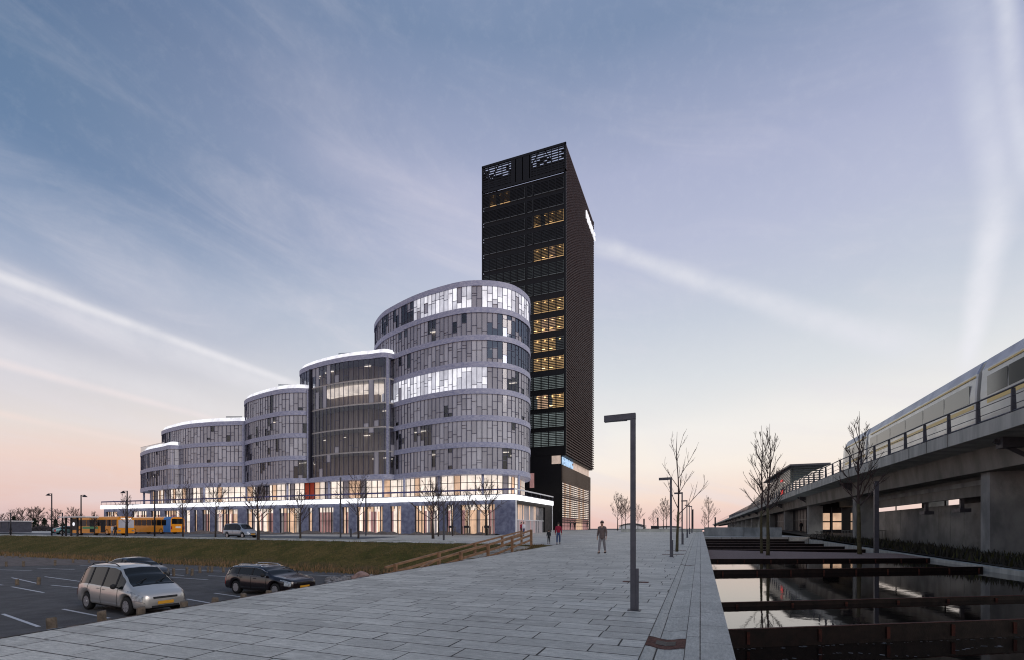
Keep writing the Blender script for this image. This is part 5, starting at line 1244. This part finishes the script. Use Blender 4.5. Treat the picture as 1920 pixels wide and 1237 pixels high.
def bus(name, label, loc, rz, back_blue):
    root = empty(name, loc, label, 'bus', 'yellow buses at the stop', rz); L_, W_, H = 12., 2.5, 2.95
    prof = [(-1.25, .3), (-1.25, 1.3), (-1.22, 2.55), (-1.05, 2.85), (-.6, 2.95), (.6, 2.95), (1.05, 2.85), (1.22, 2.55), (1.25, 1.3), (1.25, .3)]
    b = MB(); m_ = len(prof); xs2 = [-6, -5.9, -4.2, 5.85, 6]
    vs = [(x, y*(.96 if abs(x) == 6 else 1), z if abs(x) < 6 else .3+(z-.3)*.98) for x in xs2 for y, z in prof]
    for i in range(4):
        for j in range(m_): b.add([vs[i*m_+j], vs[(i+1)*m_+j], vs[(i+1)*m_+(j+1) % m_], vs[i*m_+(j+1) % m_]], [(0, 1, 2, 3)], M['busblue'] if back_blue and i in (0, 1) and xs2[i+1] <= -4.2 else M['bus'])
    b.add(vs[:m_], [tuple(range(m_))[::-1]], M['bus']); b.add(vs[4*m_:], [tuple(range(m_))], M['bus']); b.build('body', None, root)
    for sd in (-1, 1):
        x = -4.9 if back_blue else -5.6
        while x < 5.0:
            b = MB(); b.box(x, x+1.15, sd*1.235, sd*1.262, 1.45, 2.42); b.build('side_window', M['carglass'], root); x += 1.28
    b = MB(); b.box(5.98, 6.03, -1.1, 1.1, 1.15, 2.4); b.build('windscreen', M['trainglass'] if back_blue else M['g_blind2'], root)
    b = MB(); b.box(5.98, 6.035, -.8, .8, 2.48, 2.72); b.build('destination_sign', M['e_cream'], root)
    b = MB(); b.box(-6.03, -5.98, -1., 1., 1.7, 2.6); b.build('rear_window', M['carglass'], root)
    for xx in (1.9, -.9) if not back_blue else (4.6,):
        b = MB(); b.box(xx, xx+1.1, -1.275, -1.24, .4, 2.4); d = b.build('door', M['cabin'], root)
    b = MB(); b.box(-2.8, 1.2, -1.28, -1.25, 1.0, 1.36); b.build('advert_board', M['white'] if back_blue else M['green'], root)
    for wx in (-3.6, 3.4):
        for sd in (-1, 1): wheel(root, wx, sd*1.1, .48, sd, .3, 8)
    b = MB()
    for y in (-.95, .95): b = MB(); b.box(5.98, 6.04, y-.15, y+.15, .6, .8); b.build('headlight', M['headl'], root)
    b = MB()
    for y in (-1.05, 1.05): b = MB(); b.box(-6.04, -5.98, y-.1, y+.1, .8, 1.3); b.build('tail_light', M['redl'], root)
    b = MB(); b.box(-5.9, 5.9, -1.0, 1.0, .25, .4); b.build('underbody', M['cabin'], root)
    if back_blue: b = MB(); b.box(-6.045, -5.99, -.95, .95, .8, 1.5); b.build('rear_panel', M['bus'], root); b = MB(); b.box(-6.05, -6.046, -.5, .4, 1.0, 1.3); b.build('advert_board', M['white'], root)
    return root
bus('bus', 'yellow bus standing nearest the bank with its windscreen facing right', (-90.4, 49.25, pz(49)-.03), 0, False)
bus('bus', 'yellow bus with a blue rear section, parked behind and right of the other', (-90.2, 57.2, pz(57)-.03), math.pi, True)
# bus shelter / sign
X, Y, t = gp(136, 1004); root = empty('bus_shelter', (X, Y, pz(Y)), 'dark bus shelter with a lit poster panel left of the front bus', 'bus shelter')
b = MB()
for x in (-1.6, -.3, 1.2): b.box(x-.09, x+.09, -.1, .1, 0, 2.7)
b.build('post', M['lamp2'], root); b = MB(); b.box(-1.9, 4.5, -.8, .9, 2.7, 2.85); b.build('roof', M['whitepaint'], root)
b = MB(); b.box(-.28, 1.1, -.06, .06, .9, 2.6); pn = b.build('poster_panel', M['lamp2'], root); b = MB(); b.tube([(.42, -.07, 1.75), (.42, -.085, 1.75)], .28, 14); b.build('poster', M['e_white'], pn)
# ================================================================ PEOPLE
def skinned(name, verts, edges, radii, m_, parent, sub=2):
    me = bpy.data.meshes.new(name); me.from_pydata(verts, edges, []); o_ = bpy.data.objects.new(name, me); C.objects.link(o_)
    md = o_.modifiers.new('s', 'SKIN')
    for i, r_ in enumerate(radii): me.skin_vertices[0].data[i].radius = (r_, r_) if not hasattr(r_, '__len__') else r_
    me.skin_vertices[0].data[0].use_root = True
    ms = o_.modifiers.new('u', 'SUBSURF'); ms.levels = ms.render_levels = sub
    bpy.context.view_layer.update()
    m2 = bpy.data.meshes.new_from_object(o_.evaluated_get(bpy.context.evaluated_depsgraph_get())); bpy.data.objects.remove(o_); bpy.data.meshes.remove(me)
    m2.materials.clear(); m2.materials.append(m_); m2.polygons.foreach_set('use_smooth', [True]*len(m2.polygons)); m2.name = name
    o_ = bpy.data.objects.new(name, m2); C.objects.link(o_); o_.parent = parent; return o_
def person(loc, rz, H, top, legs, label, stride=.12, hood=False, grp=None, coat=False):
    root = empty('person', loc, label, 'person', grp, rz); s_ = H/1.75
    def S3(v): return tuple(c_*s_ for c_ in v)
    V, E_, Rr = [], [], []
    def ad(p, r_, par):
        V.append(S3(p)); Rr.append((r_*s_, r_*s_) if not hasattr(r_, '__len__') else (r_[0]*s_, r_[1]*s_))
        if par is not None: E_.append((par, len(V)-1))
        return len(V)-1
    pv = ad((0, 0, .95), (.11, .085), None); sp = ad((0, 0, 1.15), (.10, .08), pv); ch = ad((0, .01, 1.34), (.12, .085), sp); nk = ad((0, .0, 1.47), .052, ch); h0 = ad((0, .02, 1.56), .082, nk); h1 = ad((0, .025, 1.65), .085, h0)
    ad((0, .115, 1.57), .02, h0)
    for sd in (-1, 1):
        sh = ad((sd*.17, 0, 1.38), .05, ch); el_ = ad((sd*.225, -.03, 1.12), .04, sh); wr_ = ad((sd*.235, .06+sd*.03, .88), .028, el_); pm = ad((sd*.237, .08+sd*.03, .80), .033, wr_)
        for k, dy in enumerate((-.03, -.012, .008, .028)): ad((sd*.238, .085+sd*.03+dy, .70+abs(k-1)*.008), .009, pm)
        ad((sd*.212, .125+sd*.03, .755), .01, pm)
        hp = ad((sd*.08, 0, .84), .055, pv); kn = ad((sd*.095, sd*stride*.5+.03, .5), .045, hp); an = ad((sd*.095, sd*stride, .09), .035, kn); ad((sd*.1, sd*stride+.14, .035), .035, an)
    skinned('body', V, E_, Rr, M['skin'], root)
    V, E_, Rr = [], [], []
    lo = .72 if coat else .88
    a0 = ad((0, 0, lo), (.185, .145), None); a1 = ad((0, 0, 1.12), (.16, .125), a0); a2 = ad((0, .01, 1.33), (.175, .13), a1); ad((0, 0, 1.475), .075, a2)
    for sd in (-1, 1):
        sh = ad((sd*.18, 0, 1.37), .08, a2); el_ = ad((sd*.225, -.03, 1.12), .062, sh); ad((sd*.235, .055+sd*.03, .9), .05, el_)
    skinned('jacket', V, E_, Rr, top, root)
    V, E_, Rr = [], [], []
    a0 = ad((0, 0, 1.02), (.12, .1), None); a1 = ad((0, 0, .93), (.125, .105), a0)
    for sd in (-1, 1):
        hp = ad((sd*.085, 0, .80), .088, a1); kn = ad((sd*.095, sd*stride*.5+.03, .5), .078, hp); ad((sd*.095, sd*stride, .12), .058, kn)
    skinned('trousers', V, E_, Rr, legs, root)
    b = MB(); n1, n2 = 12, 7; kk = 1.16 if hood else 1.04; vs = []
    for i in range(n2+1):
        th_ = math.pi*.56*i/n2
        for j in range(n1):
            ph_ = 2*math.pi*j/n1; fr_ = max(0, math.sin(ph_))          # the cap rises over the forehead
            t2 = th_*(1-.38*fr_)
            vs.append(S3((.088*kk*math.sin(t2)*math.cos(ph_), .005+.1*kk*math.sin(t2)*math.sin(ph_), 1.625+.118*kk*math.cos(t2))))
    b.add(vs, [(i*n1+j, i*n1+(j+1) % n1, (i+1)*n1+(j+1) % n1, (i+1)*n1+j) for i in range(n2) for j in range(n1)]); b.build('hood' if hood else 'hair', top if hood else M['hair'], root, True, weld=True)
    b = MB()
    for sx in (-1, 1): b.tube([S3((sx*.03, .083, 1.615)), S3((sx*.03, .092, 1.615))], .011*s_, 6)
    b.build('eye', M['cabin'], root)
    for sd in (-1, 1):
        b = MB(); b.tube([S3((sd*.1, sd*stride-.06, .03)), S3((sd*.1, sd*stride+.05, .04)), S3((sd*.1, sd*stride+.16, .025))], [.045*s_, .045*s_, .03*s_], 8); b.build('shoe', M['cabin'], root, True)
    return root
X, Y, t = gp(1047, 1019.5); person((X, Y, pz(Y)), R(10), 1.68, M['red'], M['jeans'], 'person in a dark red jacket and blue jeans walking away across the plaza', .16)
X, Y, t = gp(1029, 1018.5); person((X, Y, pz(Y)), R(5), 1.12, M['darkcloth'], M['darkcloth'], 'small person in dark clothes walking beside the one in the red jacket', .1)
X, Y, t = gp(1129, 1036); person((X, Y, pz(Y)), R(170), 1.78, M['browncloth'], M['greycloth'], 'person in a brown coat and grey trousers walking left of the nearest lamp', .2, True, coat=True)
X, Y = f(982)[0]*60, f(982)[1]*60; person((X, Y, pz(Y)), R(60), 1.68, M['whitecloth'], M['jeans'], 'person in a white top at the podium corner', .1)
X, Y = f(977.5)[0]*61, f(977.5)[1]*61; person((X, Y, pz(Y)), R(80), 1.7, M['red'], M['darkcloth'], 'person in a red top just left of the one in white', .1)
for px, lb in ((1069.5, 'dark figure at the left of the tower entrance windows'), (1077.5, 'dark figure second from the left at the tower entrance'), (1101, 'dark figure at the right of the tower entrance windows')):
    t = 98; X, Y = f(px)[0]*t, f(px)[1]*t; person((X, Y, pz(Y)), px, 1.85, M['darkcloth'], M['darkcloth'], lb, .05, grp='dark figures before the tower entrance')
X, Y, t = gp(206, 1004); person((X, Y+.3, pz(Y)), R(120), 1.65, M['whitecloth'], M['greycloth'], 'person in a white coat standing at the door of the front bus', .05, coat=True)
X, Y, t = gp(212, 1004); person((X, Y+.3, pz(Y)), R(200), 1.7, M['darkcloth'], M['darkcloth'], 'person in dark clothes boarding the front bus', .05)
X, Y, t = gp(20, 1001); person((X, Y, pz(Y)), R(200), 1.3, M['darkcloth'], M['darkcloth'], 'dark figure on the far pavement below the slate-coloured building', .15)
X, Y = 17, 61; 
for px, tt, lb in ((1606, 62, 'dark figure leaning at the fence under the viaduct, left of two'), (1618, 61, 'dark figure by the fence next to the second pier'), (1502, 78, 'dark figure with a pushchair under the viaduct')):
    X, Y = f(px)[0]*tt, f(px)[1]*tt; person((X, Y, strip_h(X, Y)), px, 1.75, M['darkcloth'], M['darkcloth'], lb, .05, grp='dark figures under the viaduct')

# ================================================================ RAILWAY VIADUCT
vx = [(-30, 13.4), (28, 13.25), (41, 12.75), (55, 12.2), (75, 12.1), (100, 12.3), (138, 12.6), (230, 13.0), (400, 13.6), (700, 15)]
def vX(Y):
    return smooth_interp(Y, vx)
path = [(vX(y), y) for y in [-30+i*4 for i in range(60)]+[215+i*15 for i in range(33)]]
via = empty('railway_viaduct', (16, 40, 0), 'grey concrete railway viaduct on wall piers along the right side', 'viaduct'); OV = Vector(via.location)
def bv(mb, name, m_=None, parent=None, label=None):
    o_ = mb.build(name, m_, parent or via)
    if parent is None: o_.location = -OV
    return o_
b = MB(); b.sweep([(0, 6.35), (0, 7.05), (.28, 7.08), (.28, 6.78), (10.2, 6.78), (10.2, 7.08), (10.5, 7.05), (10.5, 6.35), (9, 6.2), (1.55, 6.2)], path); bv(b, 'deck', M['concrete'])
for k in range(2):
    b = MB(); o_ = 1.6 if k == 0 else 7.2; b.sweep([(o_, 6.21), (o_+.15, 4.95), (o_+1.7, 4.95), (o_+1.85, 6.21)], path); bv(b, 'girder', M['concrete_d'])
for i in range(58):
    Y = 20+i*2.4; X = vX(Y); b = MB(); b.box(X-.006, X+.01, Y-.02, Y+.02, 6.36, 7.04); bv(b, 'panel_joint', M['black'])
b = MB()
for k in range(3):
    zr_ = (8.27, 7.9, 7.5)[k]; rr_ = (.045, .02, .02)[k]; b.tube([(x+.18+(8.3-zr_)*.12, y, zr_) for x, y in path], rr_, 6)
b.tube([(x+.22, y, 7.16) for x, y in path], .06, 4)
bv(b, 'handrail', M['lamp'])
for i in range(88):
    Y = 18+i*2.8; X = vX(Y); b = MB(); b.add([(X+.15, Y-.02, 7.05), (X+.35, Y-.02, 7.05), (X+.30, Y-.02, 8.25), (X+.16, Y-.02, 8.25), (X+.15, Y+.05, 7.05), (X+.35, Y+.05, 7.05), (X+.30, Y+.05, 8.25), (X+.16, Y+.05, 8.25)],
            [(0, 1, 2, 3), (7, 6, 5, 4), (0, 4, 5, 1), (1, 5, 6, 2), (2, 6, 7, 3), (3, 7, 4, 0)]); b.box(X+.02, X+.3, Y-.1, Y+.12, 7.05, 7.12)
    bv(b, 'railing_post', M['lamp'])
for k in range(-1, 14):
    Y = 34.9+22*k
    if k < 0: Y = 12.9
    X = vX(Y)+2.1
    b = MB(); b.prism([(X, Y), (X+1.75, Y), (X+1.75, Y+.95), (X, Y+.95)], -.6, 4.93); b.box(X+.3, X+1.4, Y+.1, Y+.85, 4.7, 4.96)
    bv(b, 'pier', M['pier'])
    b = MB(); b.prism([(X+5.6, Y), (X+7.3, Y), (X+7.3, Y+.95), (X+5.6, Y+.95)], -.6, 4.94); bv(b, 'pier', M['pier'])
    b = MB(); Yb = Y-3.6 if k == 0 else Y-.4
    b.beam((X-1.4, Yb, 6.15), (X+.2, Yb, 5.1), .12, .18); b.prism([(X-1.2, Yb-.3), (X-.2, Yb-.3), (X-.2, Yb+.3), (X-1.2, Yb+.3)], 5.75, 6.3); bv(b, 'bracket', M['steel'])
b = MB(); b.box(15.95, 16.25, 36.2, 56.4, 3.74, 4.95, M['concrete_d']); b.box(15.9, 15.94, 36.2, 56.4, 4.42, 4.72); bv(b, 'service_duct', M['pier'])
for k, Y in enumerate((41.5, 47)):
    b = MB(); b.box(16.4, 16.6, Y, Y+.2, 3.0, 5.0); b.box(16.2, 16.8, Y-.4, Y+.6, 2.85, 3.1); bv(b, 'hanging_pipe', M['lamp'])
# closing wall beneath the viaduct
wr = empty('boundary_wall', (17.4, 45, 0), 'grey corrugated and panelled wall beneath the viaduct, with an open slot above it', 'wall')
b = MB(); Y = 20
while Y < 43:
    z = 0.1
    b.box(0, .12, Y-45, Y+3.9-45, -.3, 3.5); Y += 3.92
for i in range(42): z = .1+i*.08; b.box(-.03, 0, 20-45, 42.5-45, z, z+.04)
b.build('corrugated_sheet', M['sheet'], wr)
b = MB(); Y = 43.6
while Y < 62: b.box(0, .12, Y-45, Y+1.9-45, -.3, 3.5); Y += 1.94
b.build('wall_panel', M['sheet'], wr)
b = MB()
for Y in (36, 43.3, 46.5, 50.5, 56.5): b.box(.02, .1, Y-45, Y+.08-45, 3.5, 4.4)
b.box(.0, .1, 41.5-45, 44-45, 3.5, 4.3)
b.build('slot_post', M['black'], wr)
# fence + bicycles under the viaduct
b = MB(); Y = 58.5
for i in range(70): x = 13.6+i*.13; b.box(x, x+.03, 58.5+i*.02, 58.53+i*.02, .5, 1.55)
b.box(13.6, 22.7, 59.1, 59.14, 1.52, 1.58); b.box(13.6, 22.7, 59.1, 59.14, .62, .66)
tag(b.build('railing_fence', M['fence']), 'pale upright-bar fence beneath the viaduct beyond the second pier', 'fence')
# glazed station hall beneath
sh = empty('station_hall', (18, 90, 1), 'dark glazed station hall beneath the viaduct', 'building')
b = MB(); b.box(-2.2, 5, -4, 40, -1, 5); b.build('wall', M['black'], sh)
b = MB()
for i in range(16): y = -3.5+i*2.6; b.box(-2.27, -2.2, y, y+.12, 0, 4.0)
for i in range(6): b.box(-2.1+i*1.3, -2.0+i*1.3, -4.08, -4.0, 0, 4)
b.box(-2.26, -2.2, -4, 40, 2.2, 2.3); b.build('mullion', M['steel'], sh)
b = MB()
for x0, x1 in ((.4, 1.3), (1.7, 2.9), (4.0, 5.0)):
    for z0_, z1_ in ((1.9, 3.1), (.6, 1.7)): b = MB(); b.box(x0-1, x1-1, -4.06, -4.0, z0_, z1_); b.build('window', M['e_peach'], sh)
def bicycle(loc, rz, label):
    root = empty('bicycle', loc, label, 'bicycle', 'bicycles parked under the viaduct', rz)
    for x in (-.52, .52):
        b = MB(); n_ = 20; ring = [(x+.33*math.cos(2*math.pi*k/n_), 0, .34+.33*math.sin(2*math.pi*k/n_)) for k in range(n_+1)]; b.tube(ring, .022, 5)
        for k in range(8): a_ = math.pi*k/8; b.beam((x+.32*math.cos(a_), 0, .34+.32*math.sin(a_)), (x-.32*math.cos(a_), 0, .34-.32*math.sin(a_)), .006, .006)
        b.build('wheel', M['tyre'], root)
    b = MB()
    for p, q in (((-.52, 0, .34), (-.15, 0, .78)), ((-.52, 0, .34), (-.05, 0, .32)), ((-.05, 0, .32), (-.18, 0, .85)), ((-.05, 0, .32), (.35, 0, .75)), ((-.15, 0, .76), (.35, 0, .82)), ((.52, 0, .34), (.33, 0, .95))): b.tube([p, q], .017, 6)
    b.build('frame', M['lamp2'], root); b = MB(); b.box(-.3, -.05, -.07, .07, .85, .91); b.build('saddle', M['cabin'], root)
    b = MB(); b.tube([(.2, -.28, .98), (.33, 0, .96), (.2, .28, .98)], .015, 6); b.build('handlebar', M['steel'], root); return root
for i, (px, lb) in enumerate(((1535, 'leftmost bicycle of those parked under the viaduct'), (1543, 'second bicycle from the left under the viaduct'), (1552, 'third bicycle from the left under the viaduct'), (1561, 'rightmost bicycle of those parked under the viaduct'))):
    t = 52; X, Y = f(px)[0]*t, f(px)[1]*t; bicycle((X, Y, strip_h(X, Y)), R(10+i*23), lb)
X, Y = 11.8, 42; b = MB(); b.box(-.13, .13, -.13, .13, -.3, 4.9); b.box(-.15, .15, -.15, .15, 4.9, 4.96, M['steel']); o = b.build('steel_post', M['lamp']); o.location = (X, Y, .2); tag(o, 'square dark steel post at the edge of the gravel bed before the viaduct', 'post')
# station roof on the viaduct
sr = empty('station_roof', (18, 120, 6.8), 'green-tinted louvred glass station roof rising above the viaduct', 'station'); sr.scale = (1, 1, .74)
pts_ = [(95, 14.1), (100, 14.0), (112, 13.0), (130, 11.8), (150, 10.6), (168, 9.6)]
b = MB(); b.sweep([(0, 0), (.1, 0), (.1, .1), (0, .1)], [(0, 0, 0), (0, .01, 0)])
b = MB()
ypts = [(90, 14.1), (104, 14.1), (118, 13.9), (135, 13.6), (158, 13.2)]
for i in range(17):
    z = 7.6+i*.37; y1_ = interp(z, [(7, 180), (9.5, 172), (12, 140), (13.9, 112)])
    b.beam((-3.6, -26, z-6.8), (-3.6, y1_-120, z-6.8), .25, .2)
b.build('louvre', M['teal'], sr)
b = MB()
for i in range(13): z = 7.6+i*.5; b.beam((-3.5, -26, z-6.8), (1.1, -26, z-6.8), .2, .22)
b.build('louvre', M['teal'], sr)
b = MB()
for i in range(8): y = -26+i*9; zt_ = interp(y+120, [(90, 7.0), (112, 6.9), (140, 5.0), (172, 2.5)]); b.box(-3.4, -3.25, y, y+.2, .1, zt_)
b.build('post', M['steel'], sr)
b = MB(); b.add([(-4.4, -30, 7.0), (1.3, -30, 7.0), (1.3, -14, 7.5), (-4.4, -14, 7.5), (-4.4, -30, 7.35), (1.3, -30, 7.35), (1.3, -14, 7.8), (-4.4, -14, 7.8)], [(0, 1, 2, 3), (7, 6, 5, 4), (0, 4, 5, 1), (1, 5, 6, 2), (2, 6, 7, 3), (3, 7, 4, 0)])
b.box(-4.6, 1.3, -14, 4, 7.2, 7.5); b.build('roof', M['steel'], sr)
b = MB()
for y, z in ((-20, 4.4), (-8, 3.7), (6, 3.1), (20, 2.5)): b.box(-3.8, -3.74, y, y+.7, z, z+.25)
b.build('lamp', M['e_cream'], sr)
b = MB(); b.box(-3.85, -3.78, -18, -16, 5.0, 5.5); b.box(-5.9, -5.8, -33, -31.2, .6, 1.5); b.build('red_sign', mat('red_sign', (.5, .02, .02), .5, 0, 0, emit=(.8, .03, .03), es=.6), sr)
# ================================================================ TRAIN
tr = empty('train', (16.2, 20, 6.85), 'pale grey passenger train with yellow light streaks painted along it, running on the viaduct', 'train'); tr.scale = (1, 1, 1.12)
prof = [(-1.4, .35), (-1.45, 1.0), (-1.45, 2.3), (-1.36, 3.4), (-1.1, 3.95), (-.6, 4.2), (.6, 4.2), (1.1, 3.95), (1.36, 3.4), (1.45, 2.3), (1.45, 1.0), (1.4, .35)]
for c0 in (-24, -4.2, 15.6, 35.4):
    b = MB(); m_ = len(prof); L_ = 19.4; last = c0 > 30
    st2 = [0, .1, L_-.1, L_] if not last else [0, .1, 7.5, 8.5, 9.4, 9.9]
    sc2 = [.97, 1, 1, .97] if not last else [.97, 1, 1, .93, .75, .4]
    y_of = lambda v: c0+v
    vs = [(x*k, c0+s_, .35+(z-.35)*(1-(1-k)*.55)) for s_, k in zip(st2, sc2) for x, z in prof]
    for i in range(len(st2)-1):
        for j in range(m_): b.add([vs[i*m_+j], vs[i*m_+(j+1) % m_], vs[(i+1)*m_+(j+1) % m_], vs[(i+1)*m_+j]], [(0, 1, 2, 3)], M['trainroof'] if 3 <= j <= 7 else M['train'])
    b.add(vs[:m_], [tuple(range(m_))], M['train']); b.add(vs[-m_:], [tuple(range(m_))[::-1]], M['train'])
    o = b.build('carriage', None, tr)
    Lw = L_-.8 if not last else 7.2
    b = MB(); y = c0+.7
    while y+1.5 < c0+Lw:
        for sx in (-1, 1): b.box(sx*1.445, sx*1.462, y, min(y+3.1, c0+Lw), 2.0, 2.95)
        y += 3.2
    b.build('window', M['trainglass'], o)
    b = MB()
    for sx in (-1, 1): b.box(sx*1.452, sx*1.466, c0+.2, c0+Lw, 1.62, 1.82); b.box(sx*1.30, sx*1.42, c0+.2, c0+Lw, 3.22, 3.30)  # yellow strips stand in for the streak of interior lights
    b.build('light_streak', M['yellow'], o)
    b = MB(); b.box(-1.2, 1.2, c0+1, c0+(L_-1 if not last else 7.5), 0.05, .5); b.build('underframe', M['cabin'], o)
